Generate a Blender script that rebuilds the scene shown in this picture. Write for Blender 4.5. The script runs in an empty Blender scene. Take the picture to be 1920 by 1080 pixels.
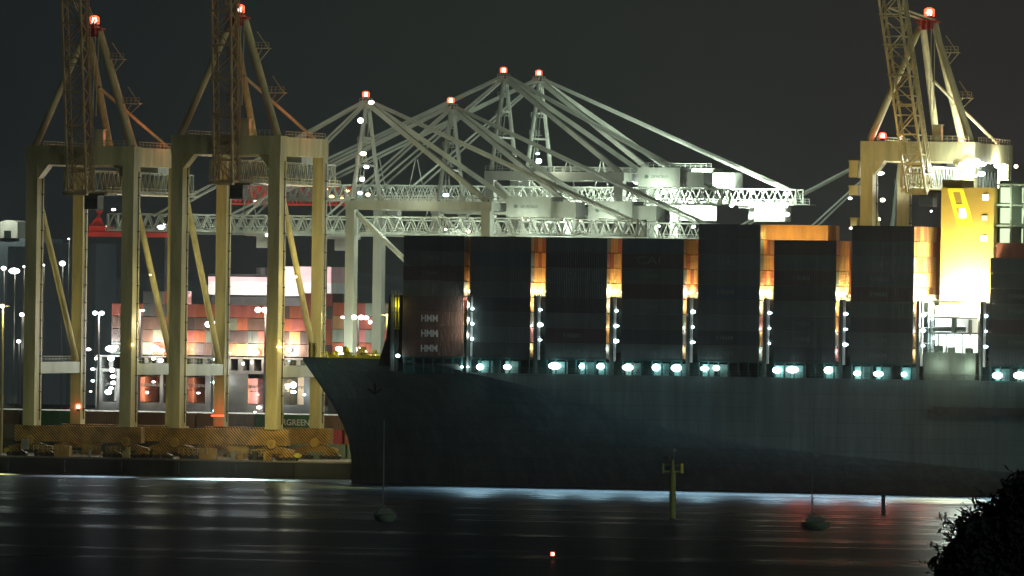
import bpy, math, random
from mathutils import Vector, Matrix
R = math.radians
random.seed(11)
S = bpy.context.scene
COL = S.collection

# ------------------------------------------------------------------ camera geometry
# World axes: X runs along the quay, Y inland, Z up, Z=0 is the water.
FPX, PHI, ROLL, HOR = 18000.0, R(16.6), 0.0138, 547.0
_f0 = Vector((-math.sin(PHI), math.cos(PHI), 0)); _r0 = Vector((math.cos(PHI), math.sin(PHI), 0)); _u0 = Vector((0, 0, 1))
_e = (HOR - 540) / FPX
FW = (_f0 * math.cos(_e) + _u0 * math.sin(_e)).normalized()
_u1 = (_u0 * math.cos(_e) - _f0 * math.sin(_e)).normalized()
RT = _r0 * math.cos(ROLL) + _u1 * math.sin(ROLL)
UP = -_r0 * math.sin(ROLL) + _u1 * math.cos(ROLL)
def ray(px, py): return FW + RT * ((px - 960) / FPX) + UP * ((540 - py) / FPX)
CAM = -1837.0 * ray(1100, 917.5)
def at(px, py, Y):                      # survey a photo point onto the vertical plane Y
    d = ray(px, py); t = (Y - CAM.y) / d.y
    return CAM + d * t
def atz(px, py, z=0.0):                 # ... onto a level plane
    d = ray(px, py); t = (z - CAM.z) / d.z
    return CAM + d * t
def atX(px, py, X):
    d = ray(px, py); t = (X - CAM.x) / d.x
    return CAM + d * t

# ------------------------------------------------------------------ materials
def new_mat(name):
    m = bpy.data.materials.new(name); m.use_nodes = True
    nt = m.node_tree; b = nt.nodes['Principled BSDF']
    return m, nt, b
def paint(name, c, rough=.55, var=.35, scale=.35, spec=.3, metal=0.0, streak=False):
    m, nt, b = new_mat(name)
    b.inputs['Roughness'].default_value = rough; b.inputs['Metallic'].default_value = metal
    b.inputs['Specular IOR Level'].default_value = spec
    tc = nt.nodes.new('ShaderNodeTexCoord'); mp = nt.nodes.new('ShaderNodeMapping')
    mp.inputs['Scale'].default_value = (scale, scale, scale * (.12 if streak else 1))
    n = nt.nodes.new('ShaderNodeTexNoise'); n.inputs['Detail'].default_value = 6; n.inputs['Roughness'].default_value = .65
    n.inputs['Scale'].default_value = 1.0
    r = nt.nodes.new('ShaderNodeValToRGB'); e = r.color_ramp.elements
    e[0].position = .32; e[1].position = .68
    e[0].color = tuple(x * (1 - var) for x in c) + (1,); e[1].color = tuple(min(1, x * (1 + var * .35)) for x in c) + (1,)
    nt.links.new(tc.outputs['Object'], mp.inputs['Vector']); nt.links.new(mp.outputs['Vector'], n.inputs['Vector'])
    nt.links.new(n.outputs['Fac'], r.inputs['Fac']); nt.links.new(r.outputs['Color'], b.inputs['Base Color'])
    return m
def glow(name, c, s):
    m, nt, b = new_mat(name)
    b.inputs['Base Color'].default_value = (0, 0, 0, 1)
    b.inputs['Emission Color'].default_value = tuple(c) + (1,); b.inputs['Emission Strength'].default_value = s
    m.cycles.emission_sampling = 'NONE'
    return m
def hazard(name):
    m, nt, b = new_mat(name)
    g = nt.nodes.new('ShaderNodeTexCoord'); sp = nt.nodes.new('ShaderNodeSeparateXYZ')
    nt.links.new(g.outputs['Object'], sp.inputs[0])
    def mth(op, a, bb=None):
        n = nt.nodes.new('ShaderNodeMath'); n.operation = op
        for i, v in enumerate((a, bb)):
            if v is None: continue
            if isinstance(v, (int, float)): n.inputs[i].default_value = v
            else: nt.links.new(v, n.inputs[i])
        return n.outputs[0]
    s = mth('ADD', sp.outputs[0], sp.outputs[2]); s = mth('ADD', s, sp.outputs[1])
    s = mth('DIVIDE', s, .62); s = mth('FRACT', s); s = mth('GREATER_THAN', s, .45)
    nz = nt.nodes.new('ShaderNodeTexNoise'); nz.inputs['Scale'].default_value = .5; nz.inputs['Detail'].default_value = 5
    nt.links.new(g.outputs['Object'], nz.inputs['Vector'])
    mx = nt.nodes.new('ShaderNodeMix'); mx.data_type = 'RGBA'
    mx.inputs[6].default_value = (.05, .036, .02, 1); mx.inputs[7].default_value = (.62, .38, .08, 1)
    nt.links.new(s, mx.inputs[0])
    m2 = nt.nodes.new('ShaderNodeMix'); m2.data_type = 'RGBA'; m2.blend_type = 'MULTIPLY'; m2.inputs[0].default_value = .7
    rp = nt.nodes.new('ShaderNodeValToRGB'); rp.color_ramp.elements[0].position = .35; rp.color_ramp.elements[1].position = .6
    rp.color_ramp.elements[0].color = (.35, .33, .3, 1)
    nt.links.new(nz.outputs['Fac'], rp.inputs[0])
    nt.links.new(mx.outputs[2], m2.inputs[6]); nt.links.new(rp.outputs[0], m2.inputs[7])
    nt.links.new(m2.outputs[2], b.inputs['Base Color']); b.inputs['Roughness'].default_value = .7
    return m

M = {}
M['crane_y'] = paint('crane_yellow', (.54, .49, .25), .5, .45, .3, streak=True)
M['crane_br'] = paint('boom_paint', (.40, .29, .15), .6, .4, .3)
M['crane_w'] = paint('crane_white', (.36, .40, .33), .5, .3, .2, streak=True)
M['haz'] = hazard('hazard_stripes')
M['steel'] = paint('dark_steel', (.06, .06, .055), .55, .4, .5, metal=.2)
M['pin'] = paint('yellow_cast', (.50, .33, .08), .6, .4, .8)
M['cab'] = paint('cab_grey', (.30, .31, .27), .5, .3, .5)
M['hull'] = paint('hull_paint', (.15, .20, .185), .65, .25, .22, spec=.1, streak=True)
M['deck'] = paint('deck_paint', (.10, .16, .15), .7, .4, .3)
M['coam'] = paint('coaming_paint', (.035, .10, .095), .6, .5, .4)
M['panel'] = paint('reflector_green', (.22, .42, .39), .6, .35, .8)  # lighter coaming paint for the plates added behind the deck lamps
M['lash'] = paint('lashing_paint', (.13, .16, .15), .6, .4, .4)
M['white'] = paint('white_paint', (.78, .78, .74), .5, .2, .2, streak=True)
M['pinkw'] = paint('pink_white_paint', (.80, .55, .56), .5, .2, .2)
M['greyw'] = paint('grey_wall', (.20, .25, .20), .6, .35, .3, streak=True)
M['funnel'] = paint('funnel_yellow', (.36, .25, .045), .5, .15, .2)
M['logo'] = paint('logo_yellow', (.90, .72, .03), .5, .1, .4)
M['rail'] = paint('rail_yellow', (.62, .58, .10), .5, .3, .6)
M['letter'] = paint('lettering_white', (.62, .66, .66), .6, .25, .8)
M['letterd'] = paint('lettering_dark', (.10, .14, .12), .6, .25, .8)
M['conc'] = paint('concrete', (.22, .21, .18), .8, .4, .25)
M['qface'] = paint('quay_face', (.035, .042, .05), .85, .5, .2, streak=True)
M['tyre'] = paint('rubber', (.02, .02, .02), .8, .3, 1)
M['hill'] = paint('hill_scrub', (.20, .26, .29), .95, .3, .02)
M['bark'] = paint('bark', (.03, .025, .02), .9, .4, 3)
M['leaf'] = paint('leaf', (.014, .014, .015), .8, .5, 2)
M['grp'] = paint('fibreglass', (.12, .19, .13), .4, .25, .6)
M['grpw'] = paint('fibreglass_pale', (.16, .19, .17), .4, .25, .6)
M['alu'] = paint('mast_alloy', (.14, .19, .18), .45, .2, 1)
M['pile'] = paint('pile_green', (.22, .26, .07), .6, .5, .7, streak=True)
M['brick'] = paint('render_wall', (.58, .60, .52), .8, .2, .3)
M['glass'] = paint('dark_glass', (.03, .04, .04), .15, .2, .5, spec=.6)
M['redsteel'] = paint('red_steel', (.42, .06, .04), .5, .35, .3)
def hull_details(m):
    nt = m.node_tree; b = nt.nodes['Principled BSDF']; src = b.inputs['Base Color'].links[0].from_socket
    tc = nt.nodes.new('ShaderNodeTexCoord'); mp = nt.nodes.new('ShaderNodeMapping'); mp.inputs['Rotation'].default_value = (R(90), 0, 0)
    br = nt.nodes.new('ShaderNodeTexBrick'); br.inputs['Scale'].default_value = 1; br.inputs['Brick Width'].default_value = 11; br.inputs['Row Height'].default_value = 2.7; br.inputs['Mortar Size'].default_value = .06
    br.inputs['Color1'].default_value = (1, 1, 1, 1); br.inputs['Color2'].default_value = (.78, .8, .8, 1); br.inputs['Mortar'].default_value = (.5, .5, .5, 1)
    nt.links.new(tc.outputs['Object'], mp.inputs[0]); nt.links.new(mp.outputs[0], br.inputs['Vector'])
    n = nt.nodes.new('ShaderNodeTexNoise'); n.inputs['Scale'].default_value = 1; n.inputs['Detail'].default_value = 7; n.inputs['Roughness'].default_value = .7
    m3 = nt.nodes.new('ShaderNodeMapping'); m3.inputs['Scale'].default_value = (.55, .55, .035); nt.links.new(tc.outputs['Object'], m3.inputs[0]); nt.links.new(m3.outputs[0], n.inputs['Vector'])
    rr = nt.nodes.new('ShaderNodeValToRGB'); rr.color_ramp.elements[0].position = .44; rr.color_ramp.elements[1].position = .60; rr.color_ramp.elements[0].color = (.48, .47, .45, 1)
    nt.links.new(n.outputs['Fac'], rr.inputs[0])
    a = nt.nodes.new('ShaderNodeMix'); a.data_type = 'RGBA'; a.blend_type = 'MULTIPLY'; a.inputs[0].default_value = .6
    c = nt.nodes.new('ShaderNodeMix'); c.data_type = 'RGBA'; c.blend_type = 'MULTIPLY'; c.inputs[0].default_value = .42
    nt.links.new(src, a.inputs[6]); nt.links.new(br.outputs['Color'], a.inputs[7]); nt.links.new(a.outputs[2], c.inputs[6]); nt.links.new(rr.outputs[0], c.inputs[7]); nt.links.new(c.outputs[2], b.inputs['Base Color'])
hull_details(M['hull'])
CC = {'dark': (.085, .10, .095), 'navy': (.06, .085, .10), 'brown': (.125, .08, .062), 'rust': (.34, .11, .055), 'maroon': (.075, .056, .052),
      'grey': (.26, .28, .24), 'green': (.02, .11, .055), 'sage': (.22, .30, .22), 'tan': (.44, .28, .10), 'magenta': (.42, .07, .10), 'pink': (.50, .20, .19),
      'slate': (.10, .12, .12), 'dpink': (.34, .11, .09), 'dtan': (.34, .22, .09), 'dsage': (.17, .20, .15), 'black': (.055, .065, .065), 'orange': (.55, .29, .08)}
for k, c in CC.items(): M['c_' + k] = paint('container_' + k, c, .55, .35, .35, streak=True)
M['g_white'] = glow('lamp_white', (1, 1, .94), 9); M['g_cyan'] = glow('lamp_cool', (.72, 1, 1), 9)
M['g_blue'] = glow('lamp_blue', (.66, .88, 1), 7)
M['g_warm'] = glow('lamp_warm', (1, .80, .48), 9); M['g_sod'] = glow('lamp_sodium', (1, .72, .22), 8); M['g_pink'] = glow('lamp_pink', (1, .84, .86), 8)
M['g_red'] = glow('lamp_red', (1, .10, .035), 3.2); M['g_redc'] = glow('lamp_red_core', (1, .55, .42), 9)
M['g_win'] = glow('lit_window', (.80, 1, .62), 1.15); M['g_pinkwall'] = glow('lit_sign', (1, .8, .8), 1.0)

# ------------------------------------------------------------------ mesh builder
class MB:
    def __init__(s): s.v = []; s.f = []
    def add(s, vs, fs):
        o = len(s.v); s.v += [Vector(p) for p in vs]; s.f += [tuple(i + o for i in f) for f in fs]; return s
    def box(s, x0, x1, y0, y1, z0, z1):
        vs = [(x, y, z) for z in (z0, z1) for y in (y0, y1) for x in (x0, x1)]
        return s.add(vs, [(0, 2, 3, 1), (4, 5, 7, 6), (0, 1, 5, 4), (2, 6, 7, 3), (0, 4, 6, 2), (1, 3, 7, 5)])
    def bar(s, p, q, w, h=None, up=(0, 0, 1)):
        p = Vector(p); q = Vector(q); h = h or w; d = (q - p).normalized(); up = Vector(up)
        if abs(d.dot(up)) > .97: up = Vector((0, 1, 0))
        a = d.cross(up).normalized() * w / 2; b = a.cross(d).normalized() * h / 2
        vs = [c + i * a + j * b for c in (p, q) for i, j in ((-1, -1), (1, -1), (1, 1), (-1, 1))]
        return s.add(vs, [(3, 2, 1, 0), (4, 5, 6, 7), (0, 1, 5, 4), (1, 2, 6, 5), (2, 3, 7, 6), (3, 0, 4, 7)])
    def tube(s, p, q, r, r2=None, n=10):
        p = Vector(p); q = Vector(q); r2 = r if r2 is None else r2; d = (q - p).normalized()
        up = Vector((0, 0, 1)) if abs(d.z) < .95 else Vector((1, 0, 0))
        a = d.cross(up).normalized(); b = a.cross(d)
        vs = []
        for c, rr in ((p, r), (q, r2)):
            for i in range(n):
                t = 2 * math.pi * i / n; vs.append(c + (a * math.cos(t) + b * math.sin(t)) * rr)
        fs = [(i, (i + 1) % n, n + (i + 1) % n, n + i) for i in range(n)] + [tuple(range(n))[::-1], tuple(range(n, 2 * n))]
        return s.add(vs, fs)
    def ball(s, c, r, sx=1, sy=1, sz=1, n=10, m=6):
        vs = [Vector(c) + Vector((0, 0, -r * sz))]
        for j in range(1, m):
            t = -math.pi / 2 + math.pi * j / m
            for i in range(n):
                a = 2 * math.pi * i / n; vs.append(Vector(c) + Vector((r * sx * math.cos(t) * math.cos(a), r * sy * math.cos(t) * math.sin(a), r * sz * math.sin(t))))
        vs.append(Vector(c) + Vector((0, 0, r * sz))); fs = []
        for i in range(n):
            fs.append((0, 1 + (i + 1) % n, 1 + i)); fs.append((len(vs) - 1, 1 + (m - 2) * n + i, 1 + (m - 2) * n + (i + 1) % n))
            for j in range(m - 2): fs.append((1 + j * n + i, 1 + j * n + (i + 1) % n, 1 + (j + 1) * n + (i + 1) % n, 1 + (j + 1) * n + i))
        return s.add(vs, fs)
    def prism(s, poly, y0, y1):             # polygon in X,Z extruded along Y
        n = len(poly); vs = [(x, y0, z) for x, z in poly] + [(x, y1, z) for x, z in poly]
        return s.add(vs, [tuple(range(n)), tuple(range(2 * n - 1, n - 1, -1))] + [(i, n + i, n + (i + 1) % n, (i + 1) % n) for i in range(n)])
    def truss(s, p, q, side, up, w, h, n, rc=.16, rb=.10, faces='LRTB'):
        p = Vector(p); q = Vector(q); side = Vector(side).normalized() * w / 2; up = Vector(up).normalized() * h / 2
        c = lambda t, i, j: p.lerp(q, t) + side * i + up * j
        for i in (-1, 1):
            for j in (-1, 1): s.bar(c(0, i, j), c(1, i, j), rc * 2)
        fa = {'L': ((-1, -1), (-1, 1)), 'R': ((1, -1), (1, 1)), 'T': ((-1, 1), (1, 1)), 'B': ((-1, -1), (1, -1))}
        for key in faces:
            a, b = fa[key]
            for k in range(n):
                t0, t1 = k / n, (k + 1) / n; tm = (t0 + t1) / 2
                if key in 'LR': s.bar(c(t0, *a), c(tm, *b), rb * 2); s.bar(c(tm, *b), c(t1, *a), rb * 2)
                else:
                    u, v = (a, b) if k % 2 else (b, a)
                    s.bar(c(t0, *u), c(t1, *v), rb * 2); s.bar(c(t0, *a), c(t0, *b), rb * 2)
        for t in (0, 1):
            for a, b in (((-1, -1), (1, -1)), ((1, -1), (1, 1)), ((1, 1), (-1, 1)), ((-1, 1), (-1, -1))): s.bar(c(t, *a), c(t, *b), rc * 2)
        return s
    def rail(s, p, q, h=1.1, n=8, r=.05):
        p = Vector(p); q = Vector(q); z = Vector((0, 0, h))
        s.bar(p + z, q + z, r * 2); s.bar(p + z * .5, q + z * .5, r * 1.6)
        for i in range(n + 1): c = p.lerp(q, i / n); s.bar(c, c + z, r * 2)
        return s
    def mesh(s, name, off=None):
        me = bpy.data.meshes.new(name); off = off or Vector((0, 0, 0))
        me.from_pydata([tuple(p - off) for p in s.v], [], s.f); me.update(); return me
    def build(s, name, m, parent=None, smooth=False, **tags):
        off = root_of(parent)
        me = s.mesh(name, off); me.materials.append(m)
        if smooth:
            for p in me.polygons: p.use_smooth = True
        o = bpy.data.objects.new(name, me); COL.objects.link(o)
        if parent: o.parent = parent
        for k, v in tags.items(): o[k] = v
        return o
def root_of(p):
    off = Vector((0, 0, 0))
    while p is not None: off += p.location; p = p.parent
    return off
def thing(name, label, cat, loc=(0, 0, 0), group=None):
    o = bpy.data.objects.new(name, None); COL.objects.link(o); o.location = loc
    o['label'] = label; o['category'] = cat
    if group: o['group'] = group
    return o
def tag(o, label, cat, group=None):
    o['label'] = label; o['category'] = cat
    if group: o['group'] = group
    return o
def light(loc, power, c, parent=None, kind='POINT', aim=None, size=70, blend=.5, r=.4):
    l = bpy.data.lights.new('lamp_or_fill_light', kind); l.energy = power; l.color = c; l.shadow_soft_size = r  # one name for real lamps and added fills
    if kind == 'SPOT': l.spot_size = R(size); l.spot_blend = blend
    o = bpy.data.objects.new('lamp_or_fill_light', l); COL.objects.link(o)
    o.location = Vector(loc) - root_of(parent)
    if aim is not None: o.rotation_euler = (Vector(aim) - Vector(loc)).to_track_quat('-Z', 'Y').to_euler()
    if parent: o.parent = parent
    return o
def lamp(parent, loc, r=.5, g='g_white', name='floodlight', flat=1.0):
    rd = random.Random(int(loc[0] * 37 + loc[2] * 91))
    k = r * rd.uniform(.62, 1.02); b = MB().ball(loc, k, rd.uniform(.8, 1.45), 1, rd.uniform(.55, .95), 10, 6)
    return b.build(name, M[g], parent, True)
def red_lamp(parent, loc, r=.55, power=900):
    x, y, z = loc
    b = MB().tube((x, y, z - r * 1.5), (x, y, z - r * .6), r * .7).build('warning_light', M['steel'], parent)
    MB().ball(loc, r * .82, n=12, m=8).build('bulb', M['g_redc'], b, True)
    o = MB(); 
    for i in range(10):
        a = 2 * math.pi * i / 10; o.bar((x + 1.12 * r * math.cos(a), y + 1.12 * r * math.sin(a), z - r * .8), (x + 1.12 * r * math.cos(a), y + 1.12 * r * math.sin(a), z + r * .8), r * .2)
    o.tube((x, y, z + r * .8), (x, y, z + r * 1.2), r * 1.2, r * .5, 12); o.build('lens', M['g_red'], b)  # glowing red bars stand in for the halo round the bulb
    light((x, y, z + r * .2), power, (1, .10, .04), b, r=r)
    return b
def text(body, width, height, loc, m, name, parent, rot=(R(90), 0, 0), bold=0):
    cu = bpy.data.curves.new('t', 'FONT'); cu.body = body; cu.extrude = .02; cu.offset = bold
    ob = bpy.data.objects.new('t', cu); COL.objects.link(ob)
    dg = bpy.context.evaluated_depsgraph_get(); dg.update()
    me = bpy.data.meshes.new_from_object(ob.evaluated_get(dg))
    bpy.data.objects.remove(ob); bpy.data.curves.remove(cu)
    xs = [v.co.x for v in me.vertices]; ys = [v.co.y for v in me.vertices]
    sx = width / (max(xs) - min(xs)); sy = height / (max(ys) - min(ys)); cx = (max(xs) + min(xs)) / 2; cy = (max(ys) + min(ys)) / 2
    for v in me.vertices: v.co = ((v.co.x - cx) * sx, (v.co.y - cy) * sy, v.co.z)
    me.materials.clear(); me.materials.append(m); me.name = name
    o = bpy.data.objects.new(name, me); COL.objects.link(o); o.rotation_euler = rot
    o.location = Vector(loc) - root_of(parent)
    if parent: o.parent = parent
    return o

# ------------------------------------------------------------------ setting
def water_mat():
    m, nt, b = new_mat('harbour_water')
    b.inputs['Base Color'].default_value = (.010, .016, .020, 1); b.inputs['Roughness'].default_value = .22; b.inputs['IOR'].default_value = 1.33; b.inputs['Specular IOR Level'].default_value = .10
    tc = nt.nodes.new('ShaderNodeTexCoord')
    mp = nt.nodes.new('ShaderNodeMapping'); mp.inputs['Rotation'].default_value = (0, 0, R(-16)); mp.inputs['Scale'].default_value = (.02, .11, 1)
    n = nt.nodes.new('ShaderNodeTexNoise'); n.inputs['Scale'].default_value = 1; n.inputs['Detail'].default_value = 5; n.inputs['Roughness'].default_value = .6
    mp2 = nt.nodes.new('ShaderNodeMapping'); mp2.inputs['Rotation'].default_value = (0, 0, R(-16)); mp2.inputs['Scale'].default_value = (.004, .035, 1)
    n2 = nt.nodes.new('ShaderNodeTexNoise'); n2.inputs['Scale'].default_value = 1; n2.inputs['Detail'].default_value = 3
    for a, c in ((mp, n), (mp2, n2)):
        nt.links.new(tc.outputs['Object'], a.inputs['Vector']); nt.links.new(a.outputs['Vector'], c.inputs['Vector'])
    bp = nt.nodes.new('ShaderNodeBump'); bp.inputs['Strength'].default_value = .5; bp.inputs['Distance'].default_value = 1.0
    nt.links.new(n.outputs['Fac'], bp.inputs['Height']); nt.links.new(bp.outputs['Normal'], b.inputs['Normal'])
    rp = nt.nodes.new('ShaderNodeMapRange'); rp.inputs[1].default_value = .35; rp.inputs[2].default_value = .65; rp.inputs[3].default_value = .22; rp.inputs[4].default_value = .42
    nt.links.new(n2.outputs['Fac'], rp.inputs[0]); nt.links.new(rp.outputs[0], b.inputs['Roughness'])
    cr = nt.nodes.new('ShaderNodeValToRGB'); cr.color_ramp.elements[0].position = .42; cr.color_ramp.elements[1].position = .72
    cr.color_ramp.elements[0].color = (.005, .0085, .013, 1); cr.color_ramp.elements[1].color = (.026, .034, .042, 1)
    nt.links.new(n.outputs['Fac'], cr.inputs[0]); nt.links.new(cr.outputs[0], b.inputs['Base Color'])
    df = nt.nodes.new('ShaderNodeBsdfDiffuse'); gl = nt.nodes.new('ShaderNodeBsdfGlossy'); mx = nt.nodes.new('ShaderNodeMixShader'); mx.inputs[0].default_value = .062
    nt.links.new(cr.outputs[0], df.inputs['Color']); nt.links.new(rp.outputs[0], gl.inputs['Roughness']); gl.inputs['Color'].default_value = (.72, .88, 1, 1); nt.links.new(bp.outputs['Normal'], gl.inputs['Normal'])
    nt.links.new(df.outputs[0], mx.inputs[1]); nt.links.new(gl.outputs[0], mx.inputs[2]); nt.links.new(mx.outputs[0], nt.nodes['Material Output'].inputs['Surface']); nt.nodes.remove(b)
    return m
w = MB(); w.add([(-6000, -1750, 0), (6000, -1750, 0), (6000, 9000, 0), (-6000, 9000, 0)], [(0, 1, 2, 3)])
w.build('water', water_mat(), kind='structure')
QY, QZ = 50.0, 3.3
q = MB(); q.box(-420, 330, QY + .4, 104, -4, QZ - .004)
quay = q.build('quay', M['conc'], kind='structure')
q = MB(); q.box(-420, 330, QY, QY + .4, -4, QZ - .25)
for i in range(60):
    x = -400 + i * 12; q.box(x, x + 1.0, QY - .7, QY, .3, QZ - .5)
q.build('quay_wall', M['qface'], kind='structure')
q = MB(); q.box(-420, 330, QY - .15, QY + .6, QZ - .25, QZ + .12); q.build('quay_edge', M['conc'], kind='structure')

# hill ridge far behind, and the wooded shore under the camera
h = MB(); N = 90; rows = []
for j, (yy, k) in enumerate(((2200, 0.0), (2350, .55), (2600, 1.0), (3000, .8), (3400, 0.))):
    row = []
    for i in range(N):
        x = -2600 + i * 48
        z = (44 + 10 * math.sin(i * .35) + 7 * math.sin(i * .93 + 1) + 3 * math.sin(i * 2.3)) * k - 1
        row.append((x, yy, z))
    rows.append(row)
vs = [p for r_ in rows for p in r_]
h.add(vs, [(j * N + i, j * N + i + 1, (j + 1) * N + i + 1, (j + 1) * N + i) for j in range(4) for i in range(N - 1)])
h.build('hill', M['hill'], smooth=True, kind='structure')

def shore_z(d): return -3 + 30 * max(0, 1 - d / 330.) ** 1.15 if d > 0 else 27
h = MB(); vs = []; ds = [-120, -40, 0, 20, 45, 70, 95, 120, 160, 220, 300, 345]; ls = [-90 + 12 * i for i in range(16)]
for d in ds:
    for l in ls:
        p = CAM + _f0 * d + _r0 * l; vs.append((p.x, p.y, shore_z(d) + random.uniform(-.3, .3)))
h.add(vs, [(j * 16 + i, j * 16 + i + 1, (j + 1) * 16 + i + 1, (j + 1) * 16 + i) for j in range(len(ds) - 1) for i in range(15)])
h.build('terrain', M['hill'], smooth=True, kind='structure')

# ------------------------------------------------------------------ containers
CL, CW, CH = 12.19, 2.44, 2.87
def container_meshes(col, L=CL):
    b = MB(); n = 34; d = .045
    # corner posts, rails
    for x in (0, L - .16):
        for y in (0, CW - .16): b.box(x, x + .16, y, y + .16, 0, CH)
    for y in (0, CW - .12):
        b.box(.16, L - .16, y, y + .12, 0, .16); b.box(.16, L - .16, y, y + .12, CH - .12, CH)
    # corrugated sides
    for y, s in ((.02, 1), (CW - .02, -1)):
        pts = []; step = (L - .32) / n
        for i in range(n):
            x = .16 + i * step
            pts += [(x, y), (x + step * .35, y), (x + step * .5, y + s * d), (x + step * .85, y + s * d)]
        pts.append((L - .16, y)); o = []
        for x, yy in pts: o += [(x, yy, .16), (x, yy, CH - .12)]
        f = []
        for i in range(len(pts) - 1): f.append((2 * i, 2 * i + 2, 2 * i + 3, 2 * i + 1) if s > 0 else (2 * i, 2 * i + 1, 2 * i + 3, 2 * i + 2))
        b.add(o, f)
    b.box(.16, L - .16, .12, CW - .12, CH - .05, CH - .02)      # roof
    b.box(.05, .10, .16, CW - .16, 0, CH)                       # blind end
    b.box(.16, L - .16, .12, CW - .12, .06, .12)                # floor
    me = b.mesh('container_body'); me.materials.append(M['c_' + col])
    e = MB()
    e.box(L - .10, L - .05, .16, CW / 2 - .02, .10, CH - .08); e.box(L - .10, L - .05, CW / 2 + .02, CW - .16, .10, CH - .08)
    for y in (.42, .92, 1.52, 2.02): e.tube((L - .02, y, .1), (L - .02, y, CH - .1), .035, n=6)
    for z in (.5, 1.1, 1.8, 2.4): e.box(L - .05, L - .03, .2, CW - .2, z, z + .07)
    em = e.mesh('door'); em.materials.append(M['c_' + col])
    return me, em
CM = {k: container_meshes(k) for k in CC}
CNAME = {'dark': 'dark grey', 'navy': 'dark blue', 'brown': 'brown', 'rust': 'rust red', 'maroon': 'dark maroon', 'grey': 'pale grey', 'green': 'dark green',
         'sage': 'grey green', 'tan': 'tan yellow', 'magenta': 'crimson', 'pink': 'faded pink red', 'slate': 'slate grey', 'black': 'near black', 'orange': 'orange', 'dpink': 'dull red', 'dtan': 'dull tan', 'dsage': 'dull grey green'}
def container(col, loc, label, group, rz=0, door=True, dcol=None):
    o = bpy.data.objects.new('shipping_container', CM[col][0]); COL.objects.link(o)
    o.location = loc; o.rotation_euler = (0, 0, rz); tag(o, label, 'shipping container', group)
    if door:
        d = bpy.data.objects.new('door', CM[dcol or col][1]); COL.objects.link(d); d.parent = o
    return o

# ------------------------------------------------------------------ the near ship
ship = thing('container_ship', 'huge dark hulled container ship with bow at left, lit deck lamps along its side', 'ship', (0, 0, 0))
CZ, DZ, CYL = 25.0, 22.0, 24.0          # container base, deck edge, centreline
stem_px = [(905, 660), (860, 659), (830, 655), (795, 643), (760, 625), (720, 599), (675, 568)]
stem = []
for py, px in stem_px:
    p = at(px, py, CYL); stem.append((p.z, p.x))
stem[0] = (-2.0, stem[0][1])
flat_px = [(-2, 175), (0, 150), (4.5, 88), (6.5, 62), (8.4, 38), (12, 17), (16, 1), (20, -14), (22, -24), (25.5, -37)]
def lerp_t(tab, z):
    if z <= tab[0][0]: return tab[0][1]
    for (a, x), (b, y) in zip(tab, tab[1:]):
        if z <= b: return x + (y - x) * (z - a) / (b - a)
    return tab[-1][1]
ztop_pts = [(-70, 24.3), (-40.5, 24.3), (-40, 23.7), (-25.5, 23.6), (-25, 22.0), (140, 22.0)]
def ztop(x): return lerp_t(ztop_pts, x)
hb = MB(); NS, NP, NZ = 40, 22, 22; XE = 118.; PW = 1.22
def hull_y(x, z):                       # half breadth
    xs = lerp_t(stem, z); xf = lerp_t(flat_px, z); t = min(1, max(0, (x - xs) / (xf - xs)))
    return max(.2, 24 * (1 - (1 - t) ** PW))
for side in (-1, 1):
    n = NS + NP + 1; vs = []; fs = []
    for j in range(NZ + 1):
        z = -2 + 24.0 * j / NZ; xs = lerp_t(stem, z); xf = lerp_t(flat_px, z)
        for i in range(n):
            if i <= NS: x = xs + (xf - xs) * (i / NS) ** 1.2
            else: x = min(XE, xf + (XE - xf) * (i - NS) / NP) if xf < XE else xf + (i - NS) * 2.
            vs.append((x, CYL + side * hull_y(x, z), z))
    for j in range(NZ):
        for i in range(n - 1):
            f = (j * n + i, j * n + i + 1, (j + 1) * n + i + 1, (j + 1) * n + i); fs.append(f if side < 0 else f[::-1])
    hb.add(vs, fs)
    n = 40; vs = []; fs = []            # raised bow bulwark
    for j in range(4):
        for i in range(n + 1):
            z = 22 + 2.3 * j / 3; xs = lerp_t(stem, z); x = xs + (-25.2 - xs) * i / n
            z2 = 22 + (ztop(x) - 22) * j / 3; vs.append((x, CYL + side * hull_y(x, z), z2))
    for j in range(3):
        for i in range(n):
            f = (j * (n + 1) + i, j * (n + 1) + i + 1, (j + 1) * (n + 1) + i + 1, (j + 1) * (n + 1) + i); fs.append(f if side < 0 else f[::-1])
    hb.add(vs, fs)
hull = hb.build('hull', M['hull'], ship, True)
try:
    hull.data.set_sharp_from_angle(angle=R(40))
except Exception: pass
an = MB(); ax_ = at(690, 720, 12).x
ay_ = CYL - hull_y(ax_, 19.) - .35
an.tube((ax_, ay_ + .2, 20.5), (ax_ + .2, ay_ - .1, 17.6), .22, n=8).bar((ax_ - 1.3, ay_ - .15, 18.4), (ax_ + .2, ay_ - .2, 17.4), .4).bar((ax_ + 1.6, ay_ - .0, 18.4), (ax_ + .2, ay_ - .2, 17.4), .4)
an.build('anchor', M['steel'], ship)
dk = MB(); pts = []
for i in range(30):
    x = -62.5 + i * (XE + 62.5) / 29
    xs = lerp_t(stem, 23.5); xf = lerp_t(flat_px, 23.5); y = max(.1, hull_y(x, 23.) - .5)
    pts.append((x, CYL - y, CYL + y, 23.2 if x < -26 else 21.6))
for a, b in zip(pts, pts[1:]): dk.add([(a[0], a[1], a[3]), (b[0], b[1], b[3]), (b[0], b[2], b[3]), (a[0], a[2], a[3])], [(0, 1, 2, 3)])
dk.build('deck', M['deck'], ship)
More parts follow.
